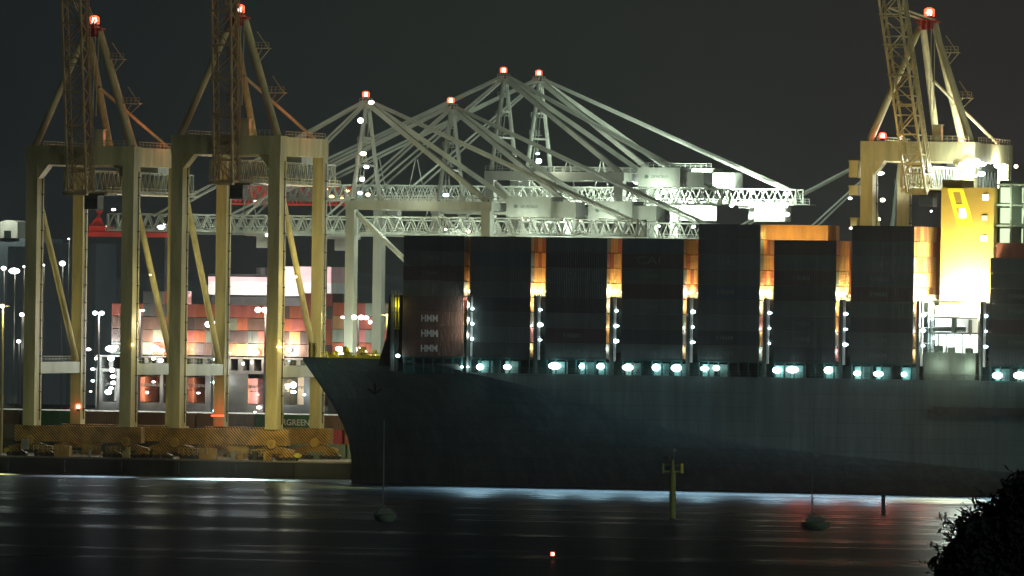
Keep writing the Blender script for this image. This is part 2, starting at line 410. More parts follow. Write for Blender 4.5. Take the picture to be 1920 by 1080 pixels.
# stanchion passage and hatch coaming under the stacks
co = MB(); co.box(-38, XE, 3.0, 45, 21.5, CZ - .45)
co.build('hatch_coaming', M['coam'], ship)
bayL = [755, 880, 1022, 1165, 1308, 1450, 1595, 1855]
bayX = [at(p, 600, .3).x for p in bayL]
for bx in bayX:
    pl = MB()
    for k in range(7):
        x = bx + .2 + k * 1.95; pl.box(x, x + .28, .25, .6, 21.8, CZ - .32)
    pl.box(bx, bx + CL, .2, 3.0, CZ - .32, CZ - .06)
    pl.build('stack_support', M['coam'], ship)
rl = MB()
for k in range(14): rl.rail((-24 + k * 10, .25, 22.0), (-14 + k * 10, .25, 22.0), 1.0, 5, .04)
rl.build('deck_railing', M['lash'], ship)

tiers = [8, 8, 8, 8, 9, 8, 9, 7]
cols = [  # bottom to top, outer row
    ['brown', 'brown', 'brown', 'maroon', 'dark', 'maroon', 'dark', 'black'],
    ['black', 'slate', 'dark', 'black', 'slate', 'dark', 'navy', 'dark'],
    ['dark', 'maroon', 'slate', 'black', 'dark', 'slate', 'black', 'dark'],
    ['slate', 'black', 'dark', 'slate', 'maroon', 'dark', 'maroon', 'navy'],
    ['dark', 'black', 'slate', 'dark', 'navy', 'dark', 'slate', 'dark', 'dark'],
    ['black', 'dark', 'dark', 'slate', 'black', 'maroon', 'dark', 'maroon'],
    ['dark', 'slate', 'black', 'dark', 'maroon', 'dark', 'slate', 'dark', 'maroon'],
    ['slate', 'dark', 'maroon', 'dark', 'black', 'dark', 'slate']]
TN = ['lowest', 'second lowest', 'third lowest', 'fourth lowest', 'fifth from the deck', 'sixth from the deck', 'seventh from the deck', 'eighth from the deck', 'topmost']
BN = ['first', 'second', 'third', 'fourth', 'fifth', 'sixth', 'seventh', 'eighth']
TI = CH + .03
hmm = {0: {0: 1, 1: 1, 2: 1, 5: .45, 7: 0, 6: .35}, 2: {5: .4, 0: .3, 1: .3}, 3: {0: .3, 3: .4, 5: .45}, 4: {0: .3, 1: .4, 4: .5, 6: .5},
       5: {1: .5, 2: .5, 3: .5, 5: .5}, 6: {0: .4, 1: .4, 4: .5, 5: .5, 6: .6}, 7: {1: .4, 3: .5, 4: .4}}
M['letterf'] = paint('lettering_faded', (.135, .15, .145), .6, .3, .8)
ec = ['tan', 'orange', 'tan', 'rust', 'orange', 'tan', 'orange', 'tan', 'rust']
for b, bx in enumerate(bayX):
    for t in range(tiers[b]):
        let = hmm.get(b, {}).get(t, 0)
        lab = '%s container %s, outer row of the %s bay from the bow' % (CNAME[cols[b][t]], (TN[t] if t < 4 else BN[t] + ' tier up') if t < tiers[b] - 1 else 'topmost', BN[b])
        if let >= 1: lab = '%s container lettered HMM, %s in the bay nearest the bow' % (CNAME[cols[b][t]], TN[t])
        c = container(cols[b][t], (bx, .3, CZ + t * TI), lab, 'containers stacked on the near ship', dcol=('grey', 'sage', 'tan', 'pink', 'grey', 'orange', 'tan')[(b * 2 + t) % 7])
        if let:
            text('HMM', 3.3, 1.35 if let >= 1 else .9, (bx + 5.4, .29, CZ + t * TI + 1.5), M['letter'] if let >= 1 else M['letterf'], 'lettering', c, bold=.02)
c = [o for o in COL.objects if o.get('label', '').startswith('dark maroon container seventh') and 'fourth bay' in o.get('label', '')]
if c: text('CAI', 4.6, 1.5, (bayX[3] + 5.2, .29, CZ + 6 * TI + 1.6), M['letterf'], 'lettering', c[0])
RN = ['second', 'third', 'fourth', 'fifth', 'sixth', 'seventh']
for b, bx in enumerate(bayX[:7]):
    nr = 6 if b == 6 else 3
    for r in range(nr):
        for t in range(4, tiers[b]):
            cname = ec[(b * 3 + r * 2 + t * (1 + b % 2)) % 9]
            if b in (0, 1, 2) and t < 6: cname = 'orange' if (t + r) % 2 else 'tan'
            container(cname, (bx + (0.0), .3 + 2.5 * (r + 1), CZ + t * TI), '%s container end, %s row in, %s tier up, aft face of %s bay' % (CNAME[cname], RN[r], BN[t] if t < 8 else 'ninth', BN[b]),
                      'containers stacked on the near ship')
# tall boxes standing one tier above the sixth bay, lit by orange lights added on the roofs before them
p = at(1437, 443, 5.3)
for k, (x, l) in enumerate(((p.x, 'orange container above the dark sixth bay, nearer the bow side row'),)):
    for r in range(2):
        container('orange', (x + .9 * r, 5.3 + 2.5 * r, CZ + 8 * TI), ('bright orange lit container, alone one tier above the dark sixth bay', 'second orange container just inboard of the orange one above the sixth bay')[r], 'containers stacked on the near ship')
for dx in (1.5, 6, 10.5): light((p.x + dx, 2.0, CZ + 8 * TI + .7), 560, (1, .72, .3), ship, r=.3)
# the rest of the cargo: one mass of stacked boxes
cm = MB()
for b, bx in enumerate(bayX):
    for r in range(1, 18):
        y = .3 + 2.5 * r
        ind = b < 7 and r <= (6 if b == 6 else 3)
        for t in range(tiers[b] + (1 if b == 7 and r > 1 else 0)):
            if ind and t >= 4: continue
            cm.box(bx, bx + CL, y, y + CW, CZ + t * TI, CZ + t * TI + CH)
o = cm.build('stacked_containers', M['c_rust'], kind='stuff'); tag(o, 'inner cargo of stacked containers behind the outer row on the ship', 'stacked containers')

# lashing bridges between the bays
lampc = (.80, 1.0, 1.0)
for b, bx in enumerate(bayX):
    x0 = bx + CL + .75; x1 = x0 + 1.15
    if b == 7: x0, x1 = bayX[7] - 1.9, bayX[7] - .75
    top = CZ + 4 * TI + .4
    if b == 0: top = CZ + 4 * TI + .2
    lb = MB()
    lb.box(x0, x0 + .45, .25, 1.3, 21.7, top)
    for k in range(1, 12): y = .3 + 4.2 * k; lb.box(x0, x1, y, y + .35, 21.7, top)
    for z in (CZ + 1.0, CZ + TI + 1, CZ + 2 * TI + 1, CZ + 3 * TI + 1, top - .3): lb.box(x0 + .1, x1 - .1, .7, 46, z, z + .14)
    lb.box(x0 + .06, x0 + .12, 1.3, 46, 22, top - .4)
    lb.rail((x0 + .1, .4, top), (x0 + .1, 20, top), 1.0, 14, .04).rail((x1 - .1, .4, top), (x1 - .1, 20, top), 1.0, 14, .04)
    lbo = lb.build('lashing_bridge', M['lash'], ship)
    MB().box(x0 + .72, x1, .3, .7, CZ - .4, top).build('lit_post', M['white'], lbo)  # second post split off and painted white to look lamplit
    xl = x1 + .12
    yl = -.35 if b == 0 else .35
    for k in range(3):
        z = CZ + TI * (k + 1) + .55
        lamp(lbo, (xl, yl, z), .46, 'g_blue' if b > 3 else 'g_cyan', 'bridge_lamp')
        if b: light((xl + .1, yl, z), 150, lampc, lbo, r=.3)
        else: light((xl - .5, -.2, z + .7), 1100, (1, .86, .70), lbo, 'SPOT', aim=(bx + 5, .25, z + .7), size=120, blend=.5, r=.2); light((xl, yl - .3, z), 40, lampc, lbo)
    for y, pw in ((2.2, 1500), (7.5, 1300)):
        l = light((x0 + .1, y, top + .9), pw * (.5 if b == 0 else 2.0) * (1.5 if b in (4, 5) else 1), (1, .80, .50), lbo, r=.3)
    lamp(lbo, (x0 + .1, 1.6, top + .8), .33, 'g_white', 'bridge_floodlight')
    if 0 < b < 7:
        for dz_, pw_, c_ in ((2, 220, (.9, 1, .95)), (6, 260, (1, .95, .85)), (10.2, 380, (1, .84, .55))): light((x0 - .18, 1.4, CZ + dz_), pw_, c_, lbo, r=.25)
# first bridge ahead of bay one + breakwater
xb = bayX[0] - 1.9
lb = MB(); top = CZ + 4 * TI
lb.box(xb - .5, xb + .1, .3, 1.0, 22, top).box(xb - .5, xb + .1, 3.5, 4.0, 22, top)
for z in (CZ + 2.5, CZ + 5.4, CZ + 8.3, top): lb.box(xb - .5, xb + 1.2, .3, 44, z, z + .14); lb.rail((xb + 1.1, .4, z), (xb - .4, .4, z), 1, 2, .05)
lb.box(xb - .5, xb - .4, 1, 44, 22, top)
fb = lb.build('lashing_bridge', M['lash'], ship)
MB().box(xb + .3, xb + .55, .35, .7, top - 6.5, top - .3).box(xb + .9, xb + 1.15, .35, .7, top - 6.5, top - .3).build('lit_post', M['rail'], fb)  # yellow posts stand for the yellow-lit top of this bridge
light((xb + .9, -.4, top - 2), 150, (1, .85, .2), fb); light((xb + 1.0, 1.5, top + .5), 120, (1, .85, .25), fb)
bw = MB(); a0 = at(716, 676, 6).x; a1 = at(738, 545, 6).x
bw.prism([(a0, 23), (a0 + .6, 23.2), (a1, CZ + 3.5), (a1 + .5, 36.6), (xb - .55, 36.6), (xb - .55, 23)], 1.6, 46)
bw.build('breakwater', M['steel'], ship)
# forecastle fittings
random.seed(5)
xf0 = at(604, 672, 18).x; xf1 = at(722, 672, 8).x
for i in range(54):
    u = (i + random.random()) / 54; x = xf0 + (xf1 - xf0) * u; hy = hull_y(x, 24.) * .75; y = 24 - random.uniform(-.6, 1) * hy
    hgt = random.uniform(2.1, 3.5); c = random.random(); ff = MB()
    if c < .35: ff.tube((x, y, 23.2), (x, y, 23.2 + hgt), .16 + .16 * random.random(), n=8).box(x - .4, x + .4, y - .3, y + .3, 23.2 + hgt * .8, 23.2 + hgt).build('vent', M['rail'], ship)
    elif c < .6: ff.bar((x, y, 23.2), (x + random.uniform(-1.5, 1.5), y, 23.2 + hgt), .2).build('davit', M['rail'], ship)
    elif c < .8: ff.tube((x, y - .7, 24.1), (x, y + .7, 24.1), .9, n=12).box(x - 1, x + 1, y - .9, y + .9, 23.2, 23.6).build('winch', M['rail'], ship)
    else: ff.tube((x, y, 23.2), (x, y, 24.9), .3, n=8).tube((x + .9, y, 23.2), (x + .9, y, 24.9), .3, n=8).box(x - .5, x + 1.4, y - .4, y + .4, 23.2, 23.4).box(x - .4, x + 1.3, y - .15, y + .15, 24.3, 24.6).build('bollard', M['rail'], ship)
for k in range(9):
    a = -60 + k * 2.2; bb = a + 2.2
    MB().rail((a, CYL - hull_y(a, 24.) + .4, 24.2), (bb, CYL - hull_y(bb, 24.) + .4, 24.2), 1.1, 4, .055).build('bow_railing', M['rail'], ship)
mp_ = MB(); p = at(583, 676, 24)
mp_.box(p.x - .35, p.x + .05, 23.6, 24.2, 23.3, 27.2).box(p.x + .45, p.x + .9, 23.6, 24.2, 23.3, 27.0)
for k in range(7): mp_.box(p.x + .9, p.x + 1.3, 23.7, 24.1, 23.6 + k * .5, 23.75 + k * .5)
mp_.build('bow_post', M['rail'], ship)
light((at(660, 640, 22).x, 26, 36), 60000, (1, .86, .12), ship, 'SPOT', aim=(at(660, 672, 20).x, 20, 24), size=76)
# lamps along the side passage
lx = [(900, 688), (951, 688), (1040, 686), (1091, 687), (1126, 687), (1177, 689), (1230, 689), (1268, 690), (1321, 691), (1343, 690), (1457, 694), (1486, 693), (1553, 694), (1607, 700), (1647, 701), (1695, 702), (1870, 704), (1912, 704)]
for i, (px, py) in enumerate(lx):
    p = at(px, py, -.1); big = .72 if i not in (1, 15) else .56
    big *= (1.0, .8, 1.1, .9, 1.15)[i * 7 % 5]; dl = MB().ball((p.x, -.1, p.z), big, 1 + .25 * (i % 3), .5, .8, 12, 8).build('deck_lamp', M[('g_cyan', 'g_white', 'g_cyan', 'g_cyan')[i % 4]], ship, True)
    light((p.x, -.5, p.z + .2), 120 * (.6, 1.4, 1, .8, 1.3)[i * 3 % 5], (.62, .96, 1), dl, r=.4)
    MB().box(p.x - .7, p.x + 2.3, .95, 1.02, 21.9, 24.3).build('added_reflector', M['panel'], ship)  # added plate catches the lamp's light and reads as its glow
    light((p.x, .45, p.z - .1), 60, (.62, 1, 1), dl, r=.3)
    if i % 2 == 0: light((p.x, -1.0, p.z - .4), 105000, (.66, .92, 1), dl, 'SPOT', aim=(p.x + .5, -20, 0), size=84, blend=.9)
for px, py, r_ in ((746, 667, .42), (866, 688, .28), (877, 688, .33)):
    p = at(px, py, -.1); dl = lamp(ship, (p.x, -.1, p.z), r_, 'g_cyan', 'deck_lamp'); light((p.x, -.5, p.z + .1), 120, lampc, dl)
# stowed accommodation ladder on the side
p0 = at(1741, 771, -.6); ld = MB()
ld.tube((p0.x, -.6, p0.z), (p0.x + 1.2, -.6, p0.z), 1.05, n=14); ld.box(p0.x + 1.2, p0.x + 26, -1.2, -.02, p0.z - .75, p0.z + .85)
for k in range(9): ld.box(p0.x + 2 + k * 2.6, p0.x + 2.2 + k * 2.6, -1.25, -.02, p0.z - .9, p0.z + 1.0)
ld.build('boarding_ladder', M['steel'], ship)
# funnel casing, deckhouse, balconies
FY = 9.0
a = at(1763, 520, FY); b_ = at(1862, 350, FY)
zt_f = at(1800, 352, FY).z
fc = MB(); fc.box(a.x, b_.x + .2, FY, FY + 16, 26.5, zt_f); fc.box(a.x + .1, a.x + 3.9, FY + .3, FY + 10, zt_f, zt_f + 1.5)
fn = fc.build('funnel_casing', M['funnel'], ship)
light((a.x + 3.6, FY - 4.2, 37.0), 105000, (1, .91, .62), fn, r=.8); light((a.x + 7, FY - 4.6, 36.3), 90000, (1, .92, .66), fn, r=.8)
def slant(pts, y0, y1, name, m):
    mb = MB(); mb.prism(pts, y0, y1); return mb.build(name, m, fn)
L = lambda px, py: (at(px, py, FY).x, at(px, py, FY).z)
lg = MB()
quad = lambda A, B, C_, D_: lg.prism([L(*D_), L(*C_), L(*B), L(*A)], FY - .06, FY + .02)
# parallelogram badge with two openings, made as five plates
quad((1776, 353), (1806, 353), (1808, 360), (1778, 360))
quad((1777.5, 360), (1787, 360), (1793, 383), (1784, 383)); quad((1800, 360), (1808, 360), (1815, 383), (1805, 383))
quad((1784, 383), (1815, 383), (1817.5, 390), (1786, 390))
quad((1786, 390), (1792, 390), (1799, 410), (1791.5, 410)); quad((1809, 390), (1817.5, 390), (1822, 410), (1814, 410))
quad((1791.5, 410), (1822, 410), (1826, 424), (1796, 424))
lg.build('badge', M['logo'], fn)
for px, py, pw in ((1848, 370, 1), (1846, 409, .4), (1845, 447, 1)):
    p = at(px, py, FY); MB().box(p.x - .55, p.x + .55, FY - .1, FY + .05, p.z - .5, p.z + .5).build('porthole', M['g_white'] if pw == 1 else M['g_win'], fn)
p = at(1804, 400, FY); MB().box(p.x - .55, p.x + .75, FY - .012, FY + .01, p.z - .85, p.z + .85).build('badge_inset', M['g_blue'], fn)  # plate in the lower badge opening, given its own glow
# accommodation with lit balcony doors
ax = at(1866, 400, FY + 1).x; az = at(1890, 348, FY + 1).z
ac = MB(); ac.box(ax + .25, ax + 16, FY + 3.0, FY + 26, 26, az + 1)
for k in range(9):
    z = az - k * 3.9; ac.box(ax + .0, ax + 16, FY + .6, FY + 3.0, z, z + .35)
for k in range(6): ac.box(ax + 3.0 + k * 2.6, ax + 3.3 + k * 2.6, FY + .5, FY + .8, 26, az)
aco = ac.build('accommodation', M['greyw'], ship)
for k in range(5):
    z = az - k * 3.9 - 3.35
    for j, wd in enumerate((1.9, 1.5, 1.5, 1.5)):
        x = ax + .55 + j * 4.2
        wf = MB().box(x, x + wd, FY + 2.9, FY + 2.98, z + .1, z + 3.0).build('lit_doorway', M['g_win'], aco)
for k in range(3): light((ax + 2 + 4 * k, FY - .5, az - 3 - k * 2), 300, (.85, 1, .7), aco)
# lower deckhouse on the ship side and machinery clutter above it
d0 = at(1731, 690, .5); d1 = at(1829, 690, .5); dzt = at(1780, 661, .5).z
dh = MB(); dh.box(d0.x, d1.x, .5, 14, 21.7, dzt)
for k in range(9): dh.box(d0.x + .1, d1.x - .1, .40, .52, 22.1 + k * .52, 22.24 + k * .52)
for x in (d0.x + 2.6, d0.x + 5.2, d0.x + 7.9): dh.box(x, x + .16, .36, .5, 21.9, dzt)
dh.rail((d0.x, .6, dzt), (d1.x, .6, dzt), 1.0, 10, .05)
dho = dh.build('deckhouse', M['greyw'], ship)
light((d1.x - 1.2, -1.6, 24.5), 420, (.9, 1, .85), dho); light((d0.x + 3, -1.8, 25), 300, (.9, 1, .85), dho)  # added outboard fills, without lamps, brighten the deckhouse wall
ml = MB(); random.seed(9)
for k in range(3):
    z = dzt + 3.4 + k * 3.0; ml.box(d0.x + .4, d1.x - 1.4 * k - .2, 3.2, FY - .4, z, z + .4)
for k in range(7): x = d0.x + .6 + k * 1.55; ml.tube((x, 3.6, dzt), (x, 3.6, dzt + 3.4 + (3 if k % 3 == 0 else 0)), .16)
ml.tube((d0.x + 1, 4.2, dzt + 4.4), (d1.x - 3, 4.2, dzt + 4.4), .5); ml.tube((d0.x + 5, 4.0, dzt + 3.8), (d0.x + 5, 4.0, dzt + 6.8), .55); ml.tube((d0.x + 8.2, 4.0, dzt + 3.8), (d0.x + 8.2, 4.0, dzt + 6.2), .35)
ml.box(d0.x + 1.5, d0.x + 3.1, 3.4, 5, dzt, dzt + 1.3).box(d0.x + 4, d0.x + 5.4, 3.2, 5, dzt, dzt + 1.0).box(d0.x + 7.4, d0.x + 8.6, 3.2, 5, dzt, dzt + .9)
mlo = ml.build('engine_deck', M['greyw'], ship)
wl = MB().box(d0.x + .1, d1.x + .6, FY - .05, FY + .3, 25, 36).build('engine_wall', M['white'], ship)
for px, py, pw, c in ((1750, 600, 900, (.85, .95, 1)), (1785, 636, 1300, (.85, 1, 1)), (1815, 590, 1500, (1, .95, .8)), (1770, 560, 2600, (1, .9, .62)), (1808, 640, 900, (.95, 1, .95))):
    p = at(px, py, 5.2); light((p.x, 5.6, p.z), pw * 4, c, mlo, r=.6)
for px, py, r_ in ((1752, 634, .45), (1785, 634, .5), (1829, 688, .4), (1748, 598, .35)): 
    p = at(px, py, 2.8); lamp(mlo, (p.x, 2.8, p.z), r_, 'g_cyan')
light((at(1790, 700, -1).x, -1, 30), 600000, (1, .9, .5), ship, 'SPOT', aim=(at(1790, 940, -14).x, -30, 0), size=50, blend=1)
for px in (1500, 1580, 1660, 1735):
    p = at(px, 700, -1.2); light((p.x, -1.2, 23.5), 19000, (1, .14, .08), ship, 'SPOT', aim=(p.x + 2, -36, 0), size=80, blend=1)  # added red spots lay the red band on the water

# ------------------------------------------------------------------ yellow quay cranes with raised booms
def yellow_crane(px, label, boom_deg, boom_len=64, zt=68.0):
    X0 = at(px, 600, 54).x; G, D = 20.4, 28.0; Y0 = 54.0
    t = thing('quay_crane', label, 'crane', (X0, Y0, QZ), 'yellow quay cranes with raised booms')
    A = lambda u, v, z: Vector((X0 + u, Y0 + v, z))
    zs = 9.5
    for u in (0, G):
        MB().box(X0 + u - 1.2, X0 + u + 1.2, Y0 - 2, Y0 + 2.2, zs, zt - 3.8).build('leg', M['crane_y'], t)
        MB().box(X0 + u - 1.1, X0 + u + 1.1, Y0 + D - 1.5, Y0 + D + 1.5, zs, zt - 3.8).build('leg', M['crane_y'], t)
        sb = MB().box(X0 + u - 1.15, X0 + u + 1.15, Y0 + 2.25, Y0 + D - 1.5, zt - 3.9, zt - .15); sb.rail(A(u + 1, 2, zt - .15), A(u + 1, D, zt - .15), 1.1, 12, .05)
        sb.build('side_beam', M['crane_y'], t)
        lb = MB().box(X0 + u - .9, X0 + u + .9, Y0 + 2.2, Y0 + D - 1.5, 19.9, 22.2); lb.rail(A(u - .8, 2.2, 22.2), A(u - .8, D - 1.5, 22.2), 1.1, 12, .05)
        lb.build('portal_beam', M['crane_w'], t)
        MB().tube(A(u, 2.1, zt - 10), A(u, D - 1.5, 22.6), .62, n=12).build('brace', M['crane_y'], t)
    MB().box(X0 - 1.3, X0 + G + 1.3, Y0 - 2.1, Y0 + 2.25, zt - 3.8, zt).build('front_beam', M['crane_y'], t)
    MB().box(X0 - 1.2, X0 + G + 1.2, Y0 + D - 1.5, Y0 + D + 1.5, zt - 3.8, zt - .1).build('rear_beam', M['crane_y'], t)
    for u in (0, G):
        for v, sx in ((0, 1), (D, 1)):
            x = X0 + u + 1.22; y = Y0 + v + (.9 if v == 0 else -.2)
            ld = MB().box(x, x + .12, y, y + .35, zs + 1, zt - 5)
            for k in range(14): ld.box(x, x + .32, y - .25, y + .6, zs + 3 + k * 3.6, zs + 3.25 + k * 3.6)
            ld.build('cable_tray', M['steel'], t)
        for z in (24.5, 38, 52): MB().box(X0 + u - 1.28, X0 + u + 1.28, Y0 - 2.08, Y0 + 2.28, z, z + .3).build('leg_flange', M['crane_y'], t)
    # knee plates
    for u, s in ((1.2, 1), (G - 1.2, -1)): MB().prism([(X0 + u, zt - 3.8), (X0 + u, zt - 6.6), (X0 + u + s * 2.2, zt - 3.8)], Y0 - 1.6, Y0 + 1.6).build('knee_plate', M['crane_y'], t)
    # sills and bogies
    for v in (0, D):
        MB().box(X0 - 3.2, X0 + G + 3.2, Y0 + v - 1.1, Y0 + v + 1.1, 6.3, zs).build('sill_beam', M['haz'], t)
        for u in (0, G):
            bg = MB()
            bg.prism([(X0 + u - .8, 6.25), (X0 + u + .8, 6.25), (X0 + u + 4.6, 5.3), (X0 + u + 4.6, 4.7), (X0 + u - 4.6, 4.7), (X0 + u - 4.6, 5.3)], Y0 + v - .8, Y0 + v + .8)
            for c in (-3, 3): bg.prism([(X0 + u + c - .5, 4.68), (X0 + u + c + .5, 4.68), (X0 + u + c + 2.2, 3.95), (X0 + u + c - 2.2, 3.95)], Y0 + v - .7, Y0 + v + .7)
            bo = bg.build('bogie', M['haz'], t)
            for c in (-4.6, -3.5, -2.4, -1.3, 1.3, 2.4, 3.5, 4.6): MB().tube(A(u + c, v - .85, 3.75), A(u + c, v + .85, 3.75), .44, n=14).build('wheel', M['steel'], bo)
            MB().tube(A(u, v - 1.35, 6.6), A(u, v + 1.35, 6.6), .95, n=10).build('pivot_pin', M['pin'], bo)
    eq = MB().box(X0 + 5.2, X0 + 8.4, Y0 - 1.0, Y0 + .6, 3.35, 5.5).box(X0 + 11, X0 + 15, Y0 - .6, Y0 + .6, 4.0, 6.2); eq.rail(A(9, -.8, QZ), A(15, -.8, QZ), 1.2, 6, .05)
    eq.build('drive_cabinet', M['pin'], t)
    rd = random.Random(int(px))
    for k in range(9):
        u = rd.uniform(-2, G + 2); w_ = rd.uniform(.5, 1.6); hh = rd.uniform(.6, 2.2); v = rd.choice((-1.6, -1.4, 2.5, 4)); z0 = rd.choice((3.32, 3.32, 4.6))
        MB().box(X0 + u, X0 + u + w_, Y0 + v - .4, Y0 + v + .4, z0, z0 + hh).box(X0 + u + .1, X0 + u + w_ - .1, Y0 + v - .46, Y0 + v - .4, z0 + .2, z0 + hh * .7).build('junction_box', M[rd.choice(('pin', 'cab', 'crane_y', 'steel', 'haz'))], t)
    for u in (4, G - 4): MB().tube((X0 + u, Y0 - 1.5, 6.4), (X0 + u, Y0 - .9, 6.4), .01, n=5).rail((X0 + u - 3, Y0 - 1.5, 4.4), (X0 + u + 3, Y0 - 1.5, 4.4), 1.1, 6, .05).build('guard_rail', M['crane_y'], t)
    for u in (-4.9, G + 4.9): MB().box(X0 + u - .5, X0 + u + .5, Y0 - .5, Y0 + .5, 3.9, 4.9).tube((X0 + u - .9, Y0, 4.4), (X0 + u + .9, Y0, 4.4), .28).build('buffer', M['rail'], t)
    # girder lattice going inland, hung under the beams
    gm = G / 2
    for s in (-1, 1):
        MB().truss(A(gm + s * 3.0, -2.5, zt - 6.9), A(gm + s * 3.0, 60, zt - 6.9), (1, 0, 0), (0, 0, 1), .3, 3.9, 22, .13, .10, 'L').build('girder', M['crane_w'] if s > 0 else M['crane_y'], t)
    ww = MB().box(X0 + gm - 4.4, X0 + gm + 4.4, Y0 + 2.3, Y0 + 60, zt - 9.4, zt - 9.25); ww.rail(A(gm + 4.3, 2.3, zt - 9.25), A(gm + 4.3, 60, zt - 9.25), 1.1, 30, .05)
    for k in range(8): ww.box(X0 + gm - 3.4, X0 + gm + 3.4, Y0 + 4 + k * 7, Y0 + 4.3 + k * 7, zt - 5.0, zt - 4.7)
    ww.build('walkway', M['crane_y'], t)
    hs = MB().box(X0 + gm - 3.6, X0 + gm + 3.6, Y0 + 36, Y0 + 50, zt - 4.8, zt - .6); hs.build('machinery_house', M['cab'], t)
    cb = MB().box(X0 + gm - 1.4, X0 + gm + 1.4, Y0 + 5, Y0 + 8.5, zt - 12.6, zt - 9.8); cb.box(X0 + gm - 3.2, X0 + gm + 3.2, Y0 + 4, Y0 + 12, zt - 9.8, zt - 9.45)
    cbo = cb.build('trolley', M['steel'], t); MB().box(X0 + gm - 1.2, X0 + gm + 1.2, Y0 + 4.9, Y0 + 4.98, zt - 12.2, zt - 10.4).build('cab_window', M['glass'], cbo)
    eb = MB().box(X0 + gm + 2.6, X0 + gm + 4.3, Y0 - .6, Y0 + 1, zt, zt + 3.2); eb.box(X0 + gm + 2.4, X0 + gm + 4.5, Y0 - .8, Y0 + 1.2, zt + 3.2, zt + 3.4); eb.rail(A(gm + 1.5, -1.9, zt), A(G, -1.9, zt), 1.1, 8, .05); eb.build('electrical_box', M['crane_y'], t)
    # boom
    a = R(boom_deg); dv = Vector((0, -math.cos(a), math.sin(a))); nv = Vector((0, math.sin(a), math.cos(a)))
    p0 = A(gm + .8, -4.2, zt - 9.2)
    bm = MB()
    bm.truss(p0, p0 + dv * boom_len, (1, 0, 0), nv, 3.9, 3.2, int(boom_len / 4.2), .2, .11)
    for k in range(int(boom_len / 6.8)):
        c = p0 + dv * (6.8 * k); bm.bar(c + Vector((-2.2, 0, 0)) - nv * 1.9, c + Vector((2.2, 0, 0)) - nv * 1.9, .5, .35)
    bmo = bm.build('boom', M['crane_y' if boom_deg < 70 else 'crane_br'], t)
    bp = MB()
    for s in (-1.9, 1.9):
        bp.bar(p0 + Vector((s, 0, 0)) - nv * 1.85, p0 + Vector((s, 0, 0)) + dv * boom_len - nv * 1.85, .34)
    for k in range(int(boom_len / 2)):
        c = p0 + dv * (2 * k + 1) + Vector((2.75, 0, 0)); bp.bar(c + nv * .3, c + nv * 1.3, .12)
    bp.bar(p0 + Vector((2.75, 0, 0)) + nv * 1.3, p0 + Vector((2.75, 0, 0)) + dv * boom_len + nv * 1.3, .18); bp.bar(p0 + Vector((2.75, 0, 0)) + nv * .3, p0 + Vector((2.75, 0, 0)) + dv * boom_len + nv * .3, .18)
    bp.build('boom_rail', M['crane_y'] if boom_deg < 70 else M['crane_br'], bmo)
    fe = MB().box(X0 + gm - 2.5, X0 + gm + 2.5, Y0 - 5.2, Y0 - 3.8, zt - 9.9, zt - 9.3); fe.build('boom_foot', M['crane_y'], bmo)
    # pylon
    ap = A(gm, 4.6, zt + 24)
    for u, s in ((0, -1), (G, 1)): MB().tube(A(u, 0, zt), ap + Vector((s * .9, 0, 0)), .72, .6, 12).build('pylon_leg', M['crane_y'], t)
    for s in (-1, 1): MB().tube(ap + Vector((s * 1.2, .6, -.5)), A(gm + s * 2.6, 24, zt - .1), .7, .7, 12).build('back_strut', M['crane_y'], t)
    MB().tube(ap + Vector((1.2, .6, -12)), A(G - 1, D - 1, zt - .1), .32, .32).build('back_stay', M['crane_y'], t)
    hd = MB().box(ap.x - 2.2, ap.x + 2.2, ap.y - 1.4, ap.y + 1.6, ap.z - .6, ap.z - .2); hd.box(ap.x - 1.3, ap.x + 1.3, ap.y - 1, ap.y + 1, ap.z - 2, ap.z - .6)
    hd.rail((ap.x - 2.2, ap.y - 1.4, ap.z - .2), (ap.x + 2.2, ap.y - 1.4, ap.z - .2), 1.1, 5, .05)
    for s in (-1.1, 0, 1.1): hd.tube((ap.x + s, ap.y - 1.6, ap.z - 1), (ap.x + s + .25, ap.y - 1.6, ap.z - 1), .9, n=14)
    hd.build('head_platform', M['redsteel'], t)
    fs = MB()
    for s in (-1.4, -.9, .9, 1.4): fs.bar(ap + Vector((s, -1, 0)), p0 + dv * min(boom_len, 40) + Vector((s, 0, 0)) + nv * 1.7, .16)
    for s in (1.6, 2.3): fs.bar(ap + Vector((s - .6, -1, -1)), A(gm + s + .6, -1, zt + 6), .18)
    fs.build('stay_rods', M['crane_y'], t)
    bs = lambda k: (ap + Vector((1.2, .6, -.5))).lerp(A(gm + 2.6, 24, zt - .1), k)
    for k, w in ((.25, 3.0), (.62, 3.6)):
        c = bs(k); st = MB(); st.box(c.x + .5, c.x + w + .6, c.y - 1, c.y + 1, c.z, c.z + .15); st.rail((c.x + .6, c.y - 1, c.z + .15), (c.x + w + .6, c.y - 1, c.z + .15), 1.1, 4, .05)
        st.bar((c.x + w + .5, c.y, c.z), (c.x + .6, c.y, c.z - 3.4), .16); st.bar((c.x + w * .6, c.y, c.z), (c.x + .6, c.y, c.z - 2.4), .14)
        st.bar((c.x + w + .3, c.y - .6, c.z + .2), (c.x + w - 2.0, c.y - .6, c.z + 3.4), .5, .12)
        st.build('stair_platform', M['crane_y'], t)
    red_lamp(t, ap + Vector((.3, 0, 1.3)), .85, 2600)
    return t, A, G, zt
cr1 = yellow_crane(62, 'leftmost yellow quay crane, boom raised, with a red lamp low on its rear leg', 82, zt=65.6)
cr2 = yellow_crane(334, 'yellow quay crane just left of the ship bow, boom raised upright', 85.5)
cr3 = yellow_crane(1626, 'yellow quay crane behind the ship, boom leaning, white floodlights under its girder', 57, 58)
